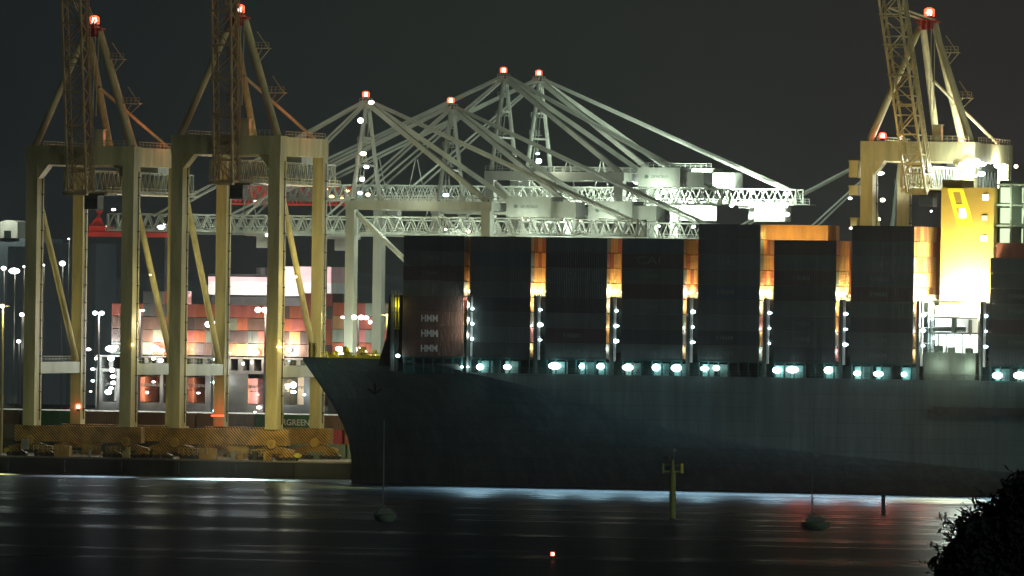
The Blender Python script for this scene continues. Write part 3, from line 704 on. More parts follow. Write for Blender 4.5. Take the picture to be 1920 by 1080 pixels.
# extra lamps on them
t, A, G, zt = cr1
red_lamp(t, A(10.3, 26, 13.2) if False else at(147, 763, 80), .55, 500)
t, A, G, zt = cr2
MB().box(at(397, 779, 79).x, at(420, 779, 79).x, 78.6, 79, at(408, 781, 79).z, at(408, 778, 79).z).build('warning_strip', M['g_red'], t)
light(at(408, 775, 77), 300, (1, .1, .04), t)
t, A, G, zt = cr3
red_lamp(t, at(1655, 255, 53), .6, 900); red_lamp(t, at(1803, 266, 60), .6, 900)
for (x0, x1, y0, y1) in ((1594, 1611, 303, 333), (1594, 1611, 350, 366), (1597, 1610, 410, 430)):
    a = at(x0, y1, 55); b_ = at(x1, y0, 55); ln = MB().box(a.x, b_.x, 54, 56.5, a.z, b_.z).box(a.x - .2, b_.x + .3, 53.8, 56.7, b_.z, b_.z + .2).build('stair_landing', M['crane_y'], t)
lamp(t, at(1594, 372, 53.5), .3, 'g_white'); lamp(t, at(1596, 428, 53.5), .4, 'g_white'); lamp(t, at(1650, 325, 60), .6, 'g_white'); lamp(t, at(1655, 375, 66), .5, 'g_warm'); lamp(t, at(1648, 411, 66), .5, 'g_warm'); lamp(t, at(1632, 400, 53), .45, 'g_warm')
for px, py, r_, g in ((1805, 309, .8, 'g_white'), (1815, 303, .9, 'g_white'), (1830, 305, 1.0, 'g_white'), (1842, 308, .8, 'g_white'), (1812, 322, .6, 'g_cyan'), (1826, 330, .7, 'g_cyan'), (1840, 326, .7, 'g_cyan'), (1870, 310, .9, 'g_white'), (1882, 309, .5, 'g_warm'), (1905, 312, .7, 'g_warm'), (1745, 350, .5, 'g_white'), (1738, 366, .7, 'g_pink'), (1746, 358, .5, 'g_white'), (1746, 396, .35, 'g_white')):
    p = at(px, py, 51 if px > 1790 else 84); lamp(t, p, r_, g)
for px, py, pw in ((1815, 318, 12000), (1835, 322, 12000), (1875, 318, 9000)):
    light(at(px, py, 70), pw, (.9, 1, .95), t, r=.6); light(at(px, py, 48.5), pw * .35, (.9, 1, .95), t, r=.6)
light(at(1740, 352, 74), 1500, (1, .9, .95), t)
# sodium lamps added on the cranes to account for their yellow light
for (t, A, G, zt), pw in ((cr1, 1), (cr2, 1), (cr3, 1)):
    for u, v, z in ((G + 1.6, -2.4, 26.), (G + 1.6, 8, 40.)):
        p = A(u, v, z); lamp(t, p, .35, 'g_sod', 'added_sodium_lamp')
SOD = (1, .80, .30)

# ------------------------------------------------------------------ white cranes on the inner dock
def white_crane(ax, ay, Y, by, label, rear=59., boom=62., trolley_u=None, gl_=1.0):
    ap = at(ax, ay + 8, Y + 9.5); zb = at(ax, by, Y).z      # apex, top of the portal beam
    X0 = ap.x; G, D = 29.0, 19.0
    t = thing('quay_crane', label, 'crane', (X0, Y, QZ), 'pale quay cranes on the inner dock')
    A = lambda u, v, z: Vector((X0 + u, Y + v, z)); m = M['crane_w']
    for u in (0, G):
        for v in (0, D):
            MB().box(X0 + u - .95, X0 + u + .95, Y + v - 1.3, Y + v + 1.3, 5.5, zb - 1.9).build('leg', m, t)
    for v in (0, D):
        MB().box(X0 - 1.2, X0 + G + 1.2, Y + v - 1.1, Y + v + 1.1, zb - 1.9, zb).rail(A(-1, v - 1, zb), A(G + 1, v - 1, zb), 1.1, 16, .05).build('portal_beam', m, t)
        MB().tube(A(.9, v, zb - 2.5), A(G - .9, v, zb - 27), .55).build('brace', m, t)
        MB().tube(A(0, v, zb), ap + Vector((0, (-1 if v == 0 else 1) * .8, -1)), .5, .42, 10).build('pylon_leg', m, t)
        s = -1 if v == 0 else 1
        MB().bar(ap + Vector((.6, s * .9, -1)), A(G, v, zb), .85, 1.0).build('pylon_strut', m, t)
        MB().bar(ap + Vector((.6, s * .9, -.4)), A(rear - 3, D / 2 + s * 3.4, zb - 3.2), .42, .55).build('backstay', m, t)
        MB().bar(ap + Vector((-.6, s * .9, -.4)), A(-boom + 10, D / 2 + s * 3.2, zb - 3.6), .36, .48).build('forestay', m, t)
        MB().bar(ap + Vector((-.6, s * .9, -1.0)), A(-boom * .46, D / 2 + s * 3.2, zb - 3.6), .3, .4).build('forestay', m, t)
    for u in (0, G):
        MB().box(X0 + u - .9, X0 + u + .9, Y + 1.3, Y + D - 1.3, zb - 1.8, zb - .1).build('cross_beam', m, t)
        MB().box(X0 + u - .9, X0 + u + .9, Y - 3, Y + D + 3, 3.4, 5.5).build('sill_beam', M['haz'], t)
    for k, z in enumerate((.35, .62)):
        zz = zb + (ap.z - zb) * z; w = D / 2 * (1 - z)
        MB().bar(A(0, D / 2 - w, zz), A(0, D / 2 + w, zz), .4).build('pylon_tie', m, t)
    ld = MB()
    for s in (-.35, .35): ld.bar(A(.9 + s, 2, zb), ap + Vector((.6 + s, -.5, -1)), .12)
    for k in range(1, 5):
        c = A(.9, 2, zb).lerp(ap + Vector((.6, -.5, -1)), k / 5); ld.box(c.x - 1.3, c.x + 1.0, c.y - 1.2, c.y + .6, c.z, c.z + .12); ld.rail((c.x - 1.3, c.y - 1.2, c.z), (c.x + 1, c.y - 1.2, c.z), 1.1, 3, .05)
    ld.build('pylon_ladder', m, t)
    zg = zb - 4.9
    for s in (-1, 1): MB().truss(A(-boom, D / 2 + s * 3.2, zg), A(rear, D / 2 + s * 3.2, zg), (0, 1, 0), (0, 0, 1), .4, 3.2, 44, .15, .11, 'L').build('girder', m, t)
    wk = MB().box(X0 - boom, X0 + rear, Y + D / 2 - 4.9, Y + D / 2 - 3.9, zg - 1.95, zg - 1.8); wk.rail(A(-boom, D / 2 - 4.8, zg - 1.8), A(rear, D / 2 - 4.8, zg - 1.8), 1.1, 60, .05)
    for k in range(22): x = X0 - boom + 2 + k * (boom + rear) / 22; wk.box(x, x + .25, Y + D / 2 - 3.0, Y + D / 2 + 3.0, zg + 1.6, zg + 1.85)
    wk.build('walkway', m, t)
    hx = X0 + G + 2.5
    hs = MB().box(hx, hx + 9.5, Y + D / 2 - 4.5, Y + D / 2 + 4.5, zg + 1.9, zg + 5.9); hs.box(hx - .2, hx + 9.7, Y + D / 2 - 4.7, Y + D / 2 + 4.7, zg + 5.9, zg + 6.1)
    hs.box(hx + 9.5, hx + 14.5, Y + D / 2 - 3.5, Y + D / 2 + 3.5, zg + 1.9, zg + 5.2); hs.rail((hx, Y + D / 2 - 4.6, zg + 6.1), (hx + 9.5, Y + D / 2 - 4.6, zg + 6.1), 1, 8, .05)
    ho = hs.build('machinery_house', M['crane_w'], t)
    MB().tube((hx + 2.0, Y + D / 2 - 4.56, zg + 4.1), (hx + 2.0, Y + D / 2 - 4.51, zg + 4.1), .42, n=16).build('emblem', M['letterd'], ho)
    text('DP WORLD', 3.6, .62, (hx + 4.9, Y + D / 2 - 4.52, zg + 4.1), M['letterd'], 'lettering', ho)
    ux = trolley_u if trolley_u is not None else -boom * .4
    tr = MB().box(X0 + ux - 3, X0 + ux + 3, Y + D / 2 - 3.4, Y + D / 2 + 3.4, zg - 2.6, zg - 1.9); tr.box(X0 + ux - 1.2, X0 + ux + 1.2, Y + D / 2 - 1.4, Y + D / 2 + 1.4, zg - 5.0, zg - 2.6); tr.build('trolley', M['cab'], t)
    # boom end frames and hoist masts
    ms = MB()
    for u in (-boom * .46, G * .5):
        for s in (-1.5, 1.5): ms.bar(A(u + s, D / 2, zg + 1.7), A(u + s * .15, D / 2, zg + 7.5), .2)
    ms.build('boom_mast', m, t)
    hd = MB().box(ap.x - 1.2, ap.x + 1.6, ap.y - 1.6, ap.y + 1.6, ap.z - 1.3, ap.z - .9); hd.rail((ap.x - 1.2, ap.y - 1.6, ap.z - .9), (ap.x + 1.6, ap.y - 1.6, ap.z - .9), 1, 4, .05); hd.box(ap.x - .6, ap.x + .6, ap.y - 1, ap.y + 1, ap.z - 2.4, ap.z - 1.3)
    hd.build('head_platform', m, t)
    red_lamp(t, ap + Vector((-.2, -.5, .9)), .62, 500)
    for u in (-34, -20, -6, 8, 22, 36, 50):
        if u < rear: light(A(u, D / 2 - 8.5, zg + random.uniform(-1, 1.5)), (400 if u < 0 else 1150) * gl_, (.88, 1, .86), t, r=.5)
    light(A(G / 2, -5, zb + 1.5), 500 * gl_, (1, 1, .8), t, r=.5)
    return t, A, G, zb, zg, ap, D
wA = white_crane(689, 178, 112, 376, 'pale quay crane nearest the yellow cranes, white lamps up its pylon', 59, 55, None, 1.5)
wB = white_crane(848, 189, 165, 384, 'pale quay crane with the brightest red lamp, second from the left of four', 58, 60, None, 2.0)
wC = white_crane(947, 132, 222, 321, 'pale quay crane with taller pylon, third from the left of four', 50, 62, None, 2.4)
wD = white_crane(1013, 137, 272, 322, 'pale quay crane farthest right, brightly floodlit along its long rear girder', 60, 62, 50, 4.5)
wE = white_crane(1692, 258, 335, 452, 'pale quay crane mostly hidden behind the right hand yellow crane, only its stays clear', 45, 60, None, .4)
LW = (.86, 1, .88)
WF = .045
def wlamps(cr, lst, lights):
    t, A, G, zb, zg, ap, D = cr
    for u, v, z, r_, g in lst: lamp(t, A(u, v, z), r_, g)
    for u, v, z, pw in lights: light(A(u, v, z), pw, LW, t, r=.5)
t, A, G, zb, zg, ap, D = wA
for px, py, r_, g in ((676, 226, .62, 'g_white'), (681, 288, .55, 'g_warm'), (687, 313, .8, 'g_pink'), (679, 336, .6, 'g_white'), (675, 362, .7, 'g_blue'), (690, 365, .8, 'g_warm'), (696, 192, .9, 'g_pink')):
    lamp(t, at(px, py, 112 + 2), r_, g)
for k, z in enumerate((10, 4, 16, 20)): light(A(-1.2, -2.5, zb + z), 220, (1, .97, .82), t)
light(A(14, -16, zg + 2), 11000 * WF, LW, t, r=.8); light(A(-30, -22, zg - 1), 8000 * WF, (1, .9, .7), t, r=.8); light(A(42, -14, zg + 6), 9000 * WF, LW, t, r=.8)
for u, z in ((5, -2.6), (-20, -2.4), (-36, -2.5), (20, -2.5), (35, -2.6)): lamp(t, A(u, D / 2 - 4, zg + z), .45, random.choice(['g_white', 'g_warm', 'g_pink']))
t, A, G, zb, zg, ap, D = wB
lamp(t, at(836, 366, 163), .75, 'g_blue')
for px, py, r_ in ((1074, 380, .7), (1083, 381, .8), (1093, 380, .8), (967, 416, .45), (979, 411, .5), (992, 411, .5), (955, 432, .4), (835, 430, .4), (878, 434, .4), (1090, 414, .5)): lamp(t, at(px, py, 160), r_, 'g_white' if py < 400 else 'g_warm')
light(A(26, -3, zg + 1), 7000, LW, t, r=.8); light(A(8, -14, zg + 4), 9000 * WF, LW, t, r=.8); light(A(45, -12, zg + 1), 9000 * WF, LW, t, r=.8)
t, A, G, zb, zg, ap, D = wC
light(A(8, -14, zg + 5), 14000 * WF, LW, t, r=.8); light(A(-25, -16, zg + 4), 7000 * WF, LW, t, r=.8); light(A(34, -14, zg + 2), 12000 * WF, LW, t, r=.8); light(A(10, -12, zb + 12), 5000 * WF, LW, t, r=.8)
t, A, G, zb, zg, ap, D = wD
random.seed(3)
for px, py, r_, g in ((1196, 342, .9, 'g_white'), (1204, 340, .8, 'g_white'), (1010, 302, .9, 'g_cyan'), (1008, 288, .55, 'g_cyan'), (1228, 363, .9, 'g_white'), (1246, 360, .9, 'g_white'), (1262, 356, .8, 'g_white'),
                      (1212, 380, .9, 'g_white'), (1226, 381, .9, 'g_white'), (1240, 380, .8, 'g_white'), (1256, 381, .7, 'g_white'), (1283, 381, .9, 'g_white'), (1297, 381, .9, 'g_white'), (1313, 384, .8, 'g_white'), (1330, 395, .6, 'g_white'),
                      (1372, 384, .7, 'g_white'), (1410, 360, .6, 'g_white'), (1412, 385, .9, 'g_white'), (1432, 386, .8, 'g_white'), (1475, 364, .6, 'g_white'), (1470, 385, .9, 'g_white'), (1476, 402, .6, 'g_white'), (1420, 405, .5, 'g_pink'), (1238, 398, .9, 'g_white'), (1300, 425, .6, 'g_white'), (1236, 424, .5, 'g_white'), (1405, 378, .6, 'g_pink'), (1483, 376, .3, 'g_warm')):
    lamp(t, at(px, py, 276), r_, g)
for u, v, z, pw in ((32, -8, zg + 3, 26000), (40, -6, zg - 3, 22000), (50, -6, zg - 1, 18000), (58, -6, zg - 2, 15000), (2, -5, zb + 5, 7000), (24, -9, zg - 4, 14000), (44, -8, zg + 8, 9000), (12, -10, zb + 6, 6000)): light(A(u, v, z), pw * .17, LW, t, r=.7)
for u in (24, 30, 36, 42, 48, 54): light(A(u, 1.2, zg - .4), 9000, LW, t, r=.6); light(A(u, 12, zg - 3.5), 5000, LW, t, r=.6)
eg = MB().box(A(61, 0, 0).x, A(64, 0, 0).x, 272 + 3, 272 + 9, zg - 1.8, zg - 1.6); eg.rail(A(60, 3, zg - 1.6), A(64, 3, zg - 1.6), 1.1, 4, .06)
for k, u in enumerate((38, 55)):
    MB().box(A(u - 3.5, 0, 0).x, A(u + 3.5, 0, 0).x, 272 + 3, 272 + 8, zg - 5.5, zg - 2.2).build('trolley', M['crane_w'], t)
eg.build('service_platform', M['crane_w'], t)

# a red lit crane end far behind the yellow ones
rc = thing('quay_crane', 'far quay crane with red lit girder, seen between the legs of the yellow cranes', 'crane', (at(470, 400, 330).x, 330, 0))
a = at(430, 365, 330); b_ = at(660, 365, 330)
MB().truss((a.x, 330, a.z), (b_.x, 330, a.z), (0, 1, 0), (0, 0, 1), 3, 4.2, 14, .2, .13, 'LR').build('girder', M['redsteel'], rc)
MB().box(a.x + 3, a.x + 11, 331, 338, a.z - 1, a.z + 2.4).build('machinery_house', M['redsteel'], rc)
for x in (at(514, 400, 332).x, at(600, 400, 332).x): MB().box(x, x + 1.6, 331, 333, QZ, a.z - 2).build('leg', M['steel'], rc)
light((a.x + 8, 322, a.z + 5), 420, (1, .10, .06), rc); lamp(rc, at(479, 377, 326), .5, 'g_redc'); lamp(rc, at(409, 371, 326), .55, 'g_redc')
for px, py in ((612, 355), (650, 358), (622, 368), (640, 372)): lamp(rc, at(px, py, 328), .5, 'g_sod')
rb = thing('quay_crane', 'small red lit crane truss just right of the leftmost crane rear leg', 'crane', (at(180, 420, 330).x, 330, 0))
a = at(168, 424, 330)
rt = MB()
for k in range(6): rt.bar((a.x + k * .7, 330, a.z), (a.x + 3.2 - k * .3, 330, a.z + 3.6), .22)
rt.box(a.x - .5, a.x + 22, 329, 333, a.z - 2.4, a.z - 1.3); rt.box(a.x, a.x + 5, 329.4, 332, a.z - 1.2, a.z)
rt.build('girder', M['redsteel'], rb); MB().box(a.x + 18, a.x + 20, 331, 333, QZ, a.z - 2.4).build('leg', M['steel'], rb)
light((a.x + 2, 325, a.z + 1), 260, (1, .08, .05), rb)
for px, py, r_, g in ((213, 393, .6, 'g_pink'), (241, 394, .95, 'g_white'), (302, 426, .8, 'g_blue'), (308, 421, .6, 'g_pink'), (200, 426, .5, 'g_warm'), (232, 431, .35, 'g_white')): lamp(rb, at(px, py, 330), r_, g)

# ------------------------------------------------------------------ light masts
def mast(px, py, Y, label, g='g_white', c=(.95, 1, .92), pw=9000, n=2, r=.55, name='light_mast', group='tall light masts in the terminal', pole='steel', zb=QZ, double=False):
    p = at(px, py, Y); t = thing(name, label, 'light mast' if name == 'light_mast' else 'street lamp', (p.x, Y, zb), group)
    MB().tube((p.x, Y, zb), (p.x, Y, p.z), .32, .18, 8).build('pole', M[pole], t)
    h_ = MB().box(p.x - 1.3, p.x + 1.3, Y - .2, Y + .2, p.z, p.z + .25).build('crossarm', M['steel'], t)
    for i in range(n):
        x = p.x + (i - (n - 1) / 2) * 1.5; b_ = MB().ball((x, Y - .5, p.z + .1), r, 1, 1, .8).build('lamp_head', M[g], t, True)
    light((p.x, Y - 1.6, p.z - .5), pw, c, t, r=.6); light((p.x + .5, Y - 1.0, p.z - 3), pw * .04, c, t, r=.3)
    return t
mast(186, 588, 140, 'light mast with two cool lamps between the leftmost crane rear legs', 'g_cyan', (1, .86, .8), 9000)
mast(263, 583, 140, 'light mast with small lamp close behind the right front leg of the leftmost crane', 'g_cyan', (1, .86, .8), 6000, 2, .3)
mast(399, 609, 125, 'light mast with large bluish lamp beside the second yellow crane rear leg', 'g_white', (1, .86, .8), 9000, 2, .8)
mast(498, 582, 150, 'light mast with bright white lamp pair left of the tallest lit yellow leg', 'g_white', (1, .88, .76), 9000, 3, .7)
mast(672, 596, 106, 'light mast with twin lamps between the pale crane legs by the bow', 'g_white', (1, .97, .95), 1100, 2, .6)
mast(727, 592, 100, 'yellow lit mast close to the dark breakwater of the ship', 'g_sod', (1, .85, .3), 5000, 1, .3, pole='rail')
sl = mast(6, 575, 70, 'street lamp with yellow lit pole at the left edge of the quay', 'g_warm', (1, .84, .35), 2500, 1, .5, 'street_lamp', 'street lamps', 'pole' if False else 'crane_y')
hl = [(8, 503, .8), (28, 508, 1.15), (46, 500, .4), (118, 494, .95), (42, 590, .75), (36, 640, .65), (83, 497, .35), (72, 494, .35), (130, 448, .3)]
hn = ['bright lamp at the left edge below the white building', 'brightest white lamp cluster at the far left shore', 'tiny lamp right of the white lamp cluster', 'white lamp beside the leftmost crane brace', 'shore lamp left of the leftmost crane leg, upper one', 'shore lamp left of the leftmost crane leg, lower one', 'tiny shore lamp right beside the leftmost front leg', 'tiny shore lamp hidden against the leftmost front leg', 'tiny lamp high on the dark hill by the crane']
for (px, py, r_), nm in zip(hl, hn):
    p = at(px, py, 900); t = thing('street_lamp', nm, 'street lamp', (p.x, 900, 0), 'lamps on the far shore')
    MB().tube((p.x, 900, 0), (p.x, 900, p.z), .15, n=6).build('pole', M['steel'], t)
    MB().ball((p.x, 899.5, p.z), r_, 1.0 if r_ < 1.1 else 1.5, 1, .75).build('lamp_head', M['g_white'], t, True)
    light((p.x, 898, p.z - 1), 2500 * r_, (1, 1, .85), t)
far = MB().box(-420, 60, 880, 1000, -2, 1.2); far.build('shore', M['hill'], kind='structure')
# white building on the far hill
p = at(0, 446, 1300); p2 = at(33, 413, 1300); bd = thing('building', 'small white block house lit on the dark hill at the left edge', 'building', (p.x, 1300, 0))
wb = MB().box(p.x, p2.x, 1300, 1312, p.z, p2.z - .6); wb.prism([(p.x, p2.z - .6), (p2.x, p2.z - .6), (p2.x - 2, p2.z), (p.x + 2, p2.z)], 1300, 1312); wb.build('wall', M['brick'], bd)
MB().box(p.x + 1.5, p.x + 4, 1299.9, 1300.05, p.z, p.z + 2.5).build('window', M['glass'], bd)
MB().box(p.x - 6, p2.x + 10, 1301, 1318, 0, p.z - .05).build('base_block', M['hill'], bd)
light(((p.x + p2.x) / 2, 1290, p2.z + 6), 9000, (.95, 1, .85), bd)
for k, (x0, x1, py0) in enumerate(((15, 62, 462), (60, 180, 455))):
    a = at(x0, py0, 1100); b_ = at(x1, py0, 1100)
    hb_ = MB().box(a.x, b_.x, 1100, 1120, 0, a.z)
    for j in range(5): hb_.box(a.x + j * 4, a.x + j * 4 + 2, 1099.8, 1100, a.z - 4, a.z - 2.5)
    o = hb_.build('building', M['hill']); tag(o, ('low dark flat roofed block below the white building', 'long dark building behind the leftmost crane brace')[k], 'building', 'dark buildings on the far hill')

# ------------------------------------------------------------------ container rows on the quay behind the yellow cranes
def yard(px0, py, tier, col, label, Y=92.0, body=None, frac=.5, w=5.4, h=1.25):
    p = at(px0, py, Y); c = container(col, (p.x, Y, QZ + tier * TI), label, 'containers stacked on the quay')
    if body: text(body, w, h, (p.x + CL * frac, Y - .01, QZ + tier * TI + 1.35), M['letter'], 'lettering', c, bold=.01)
    return c
x3 = [(-70, 'maroon'), (40, 'green'), (150, 'brown'), (259, 'brown'), (369, 'brown'), (479, 'green'), (590, 'brown')]
for i, (px, c) in enumerate(x3):
    if px == 479: yard(px, 795, 2, c, 'dark green container lettered EVERGREEN on top of the quay stack', body='EVERGREEN', frac=.60, w=8.4)
    else: yard(px, 795, 2, c, '%s top tier quay container, %s' % (CNAME[c], ['at the left picture edge', 'behind the leftmost crane front leg', 'between the two legs of the leftmost crane', 'right of the leftmost crane', 'left of the dark green lettered one', '', 'right of the dark green lettered one'][i]))
x2 = [(-70, 'slate'), (40, 'black'), (150, 'slate'), (259, 'maroon'), (369, 'slate'), (430, 'green'), (540, 'magenta')]
for i, (px, c) in enumerate(x2[:5]):
    yard(px, 825, 1, c, '%s middle tier quay container, %s' % (CNAME[c], ['at the left picture edge', 'under the dark green plain one', 'behind the leftmost crane sill', 'right of the leftmost crane sill', 'behind the second crane sill'][i]))
yard(533, 825, 1, 'magenta', 'crimson container lettered ONE in the middle tier next to the ship bow', body='ONE', frac=.66, w=4.6, h=1.5)
yard(646, 825, 1, 'rust', 'rust red container in the middle tier touching the bow outline')
for i, px in enumerate((430, 540, 651)):
    yard(px, 850, 0, ('slate', 'sage', 'sage')[i], ('slate grey container on the ground behind the striped crane base', 'grey green ground level container right of the striped crane base', 'grey green ground level container beside the bow stem')[i])
for i, px in enumerate((-70, 40, 150, 259)):
    yard(px, 850, 0, 'black', 'near black ground level container behind the bogies, %s' % ('at the left picture edge', 'under the leftmost front leg', 'in the middle of the leftmost crane', 'left of the second crane')[i])
cm = MB()
xl = at(-70, 800, 94).x
for r in range(1, 9):
    for k in range(7):
        for t_ in range(3):
            x = xl + k * 11.72 if False else xl + k * (CL + .18); cm.box(x, x + CL, 92 + 2.5 * r, 92 + 2.5 * r + CW, QZ + t_ * TI, QZ + t_ * TI + CH)
cm.box(xl - 60, xl - .5, 92.5, 114, QZ, QZ + 3 * TI)
o = cm.build('container_block', M['c_grey'], kind='stuff'); tag(o, 'block of stacked containers with floodlit pale roofs behind the quay row', 'container block')
slab = MB().box(-420, at(640, 800, 110).x + 60, 104, 122, -4, QZ - .006); slab.build('yard_ground', M['conc'], kind='structure')
pier = MB().box(wA[5].x - 6, 330, 122, 420, -4, QZ - .008); pier.build('pier', M['conc'], kind='structure')
for k in range(8):
    light((xl + 6 + k * 12.5, 104, 22), 3300, (.92, 1, .95), o, r=.8)

# ------------------------------------------------------------------ the far ship, seen end on
SY = 300.0
fs = thing('container_ship', 'far container ship seen end on behind the yellow cranes, white bridge block above', 'ship', (at(470, 700, SY).x, SY, 0))
def fz(py, px=400, Y=SY): return at(px, py, Y).z
def fx(px, Y=SY): return at(px, 700, Y).x
st = MB()
zb0, zb1 = fz(757), fz(669)
st.box(fx(180), fx(700), SY + 14, SY + 120, 0, zb1 - .1)
st.box(fx(180), fx(700), SY - .2, SY + 13.9, 0, zb0)                      # lower transom
for (a, b_) in ((180, 192), (219, 256), (300, 306), (322, 352), (385, 408), (424, 465), (500, 526), (570, 600), (640, 700)):
    st.box(fx(a), fx(b_), SY, SY + 8, zb0, fz(700))
st.box(fx(180), fx(700), SY - .1, SY + 10, fz(700), fz(694)); st.box(fx(180), fx(700), SY - .1, SY + 10, fz(672), zb1)
px = 182
for k in range(24): st.box(fx(px), fx(px + 8), SY, SY + 6, fz(694), fz(672)); px += 22
for k in range(10): st.rail((fx(200 + 48 * k), SY + .3, fz(727)), (fx(244 + 48 * k), SY + .3, fz(727)), .6, 6, .06)
st.build('hull', M['steel'], fs)
bk = MB().box(fx(180), fx(700), SY + 13.0, SY + 13.8, zb0, zb1 - .5); bk.build('stern_bulkhead', M['white'], fs)
# bridge block
bs = thing_w = None
w1 = MB().box(fx(388, SY + 40), fx(526, SY + 40), SY + 40, SY + 52, fz(553, 450, SY + 40), fz(528, 450, SY + 40)); w1.box(fx(527, SY + 40), fx(619, SY + 40), SY + 40, SY + 52, fz(555, 570, SY + 40), fz(530, 570, SY + 40))
w1.build('bridge_wall', M['white'], fs)
w2 = MB().box(fx(388, SY + 40), fx(526, SY + 40), SY + 39.9, SY + 52, fz(528, 450, SY + 40), fz(519, 450, SY + 40)); w2.box(fx(527, SY + 40), fx(619, SY + 40), SY + 39.9, SY + 52, fz(530, 570, SY + 40), fz(500, 570, SY + 40))
w2.build('bridge_front', M['pinkw'], fs)
w3 = MB().box(fx(392, SY + 40), fx(614, SY + 40), SY + 41, SY + 52, 24, fz(556, 450, SY + 40)); w3.tube((fx(490, SY + 44), SY + 44, fz(518)), (fx(490, SY + 44), SY + 44, fz(500)), 1.6); w3.box(fx(388, SY + 42), fx(619, SY + 42), SY + 42, SY + 42.3, fz(519, 450, SY + 40), fz(514, 450, SY + 40))
w3.build('accommodation', M['steel'], fs)
for px_ in (420, 470, 560, 600): light((fx(px_, SY + 30), SY + 22, fz(536)), 9500, (1, .93, .9), fs, r=1)
# its cargo: ends of the after bay
palette = ['rust', 'maroon', 'dpink', 'dark', 'brown', 'dtan', 'rust', 'dsage', 'brown', 'maroon', 'dpink', 'rust']
cz0 = fz(667)
colw = 2.5; x = fx(207); k = 0; ztier = (fz(571) - cz0) / 4
RNN = ['bottom', 'second', 'third', 'fourth', 'top']
while x < fx(625):
    nt_ = 5 if (x > fx(262) and x < fx(320)) or x > fx(560) else 4
    for t_ in range(nt_):
        c = random.choice(palette)
        o = container(c, (x + .02, SY + 12.6, cz0 + t_ * TI), '%s container end on the far ship, column %d from the left, %s tier' % (CNAME[c], k + 1, RNN[t_]), 'container ends on the far ship', R(-90))
    x += colw; k += 1
x = fx(622, 240)
for k in range(9):
    for t_ in range(4):
        c = random.choice(['dpink', 'pink', 'dpink', 'rust', 'dsage', 'dtan', 'sage'])
        container(c, (x + k * 2.5, 240 + 12.4, fz(667, 650, 240) + (t_ - 0.0) * TI), '%s container end by the pale crane legs, column %d, %s tier' % (CNAME[c], k + 1, RNN[t_]), 'container ends by the pale crane legs', R(-90))
hb2 = MB().box(x - 1, x + 24, 240.5, 262, 0, fz(667, 650, 240) - .05); o = hb2.build('barge', M['steel']); tag(o, 'dark hull carrying pink lit containers between the pale crane legs', 'barge')
light((x + 4, 232, fz(645, 640, 240)), 1500, (1, .86, .84), o); light((x + 12, 231, fz(650, 640, 240)), 1700, (1, .86, .84), o); light((x + 18, 232, fz(625, 640, 240)), 1400, (1, .88, .84), o)
for px_, py_, r_ in ((636, 654, 1.0), (640, 664, .8), (672, 655, 1.0), (684, 662, 1.1), (694, 604, .5), (686, 596, .6), (643, 595, .4)): lamp(o, at(px_, py_, 239), r_, 'g_pink')
# lamps of the far ship
for px_, py_, r_, g, pw in ((166, 655, 1.0, 'g_pink', 2600), (208, 654, 1.5, 'g_white', 3600), (218, 650, .8, 'g_warm', 0), (290, 653, 1.6, 'g_pink', 4200), (302, 657, 1.1, 'g_pink', 0), (479, 661, 1.1, 'g_warm', 3500), (541, 656, 1.1, 'g_pink', 3500), (432, 662, .4, 'g_warm', 1200), (360, 655, .3, 'g_warm', 1200),
                            (180, 672, .7, 'g_cyan', 900), (208, 672, 1.2, 'g_cyan', 900), (174, 692, .8, 'g_cyan', 900), (210, 694, 1.2, 'g_white', 2600), (212, 706, 1.2, 'g_white', 0), (174, 714, .8, 'g_cyan', 900), (212, 718, 1.0, 'g_white', 1800), (203, 735, 1.2, 'g_cyan', 1800), (208, 728, .9, 'g_cyan', 0), (170, 734, .5, 'g_warm', 800),
                            (288, 672, .9, 'g_white', 900), (301, 676, .9, 'g_pink', 900), (288, 716, .6, 'g_pink', 1300), (276, 736, .6, 'g_pink', 1300), (314, 737, .5, 'g_blue', 700), (399, 674, .9, 'g_cyan', 900), (399, 717, .9, 'g_cyan', 1100), (372, 737, .5, 'g_pink', 900), (399, 770, .5, 'g_blue', 500),
                            (426, 682, .5, 'g_pink', 500), (426, 715, .8, 'g_white', 800), (456, 682, .6, 'g_white', 500), (472, 680, .6, 'g_pink', 500), (484, 740, .4, 'g_pink', 900), (486, 764, 1.2, 'g_pink', 600), (478, 773, .5, 'g_white', 0), (497, 750, .5, 'g_white', 500),
                            (527, 747, 1.0, 'g_cyan', 900), (550, 722, 1.2, 'g_cyan', 1500), (550, 735, 1.0, 'g_cyan', 0), (587, 738, 1.1, 'g_cyan', 1200), (571, 740, .6, 'g_cyan', 400), (543, 677, .4, 'g_blue', 300)):
    p = at(px_, py_, SY - .8); l = lamp(fs, p, r_ * .66, g, 'deck_lamp')
    if pw: light((p.x, SY - 2.2, p.z), pw * (2.3 if py_ < 668 else .8), (1, .82, .66) if g in ('g_pink', 'g_warm') else (.9, 1, 1), l, r=.7)
for px_, py_ in ((200, 745), (275, 725), (365, 725), (480, 720), (540, 725)): light(at(px_, py_, SY + 6), 5000, (1, .72, .44), fs, r=.8)
# boxes in the stern openings
for px_, cl_, nm in ((256, 'rust', 'left'), (275, 'rust', 'left of centre'), (352, 'tan', 'centre left'), (366, 'rust', 'centre'), (470, 'orange', 'right of centre'), (486, 'pink', 'right'), (530, 'grey', 'far right')):
    for t_ in range(2):
        container(cl_, (fx(px_, SY + 9), SY + 12.5 + 0, zb0 + .1 + t_ * TI), '%s container inside the far ship stern opening, %s, %s one' % (CNAME[cl_], nm, ('lower', 'upper')[t_]), 'containers in the far ship stern', R(-90))

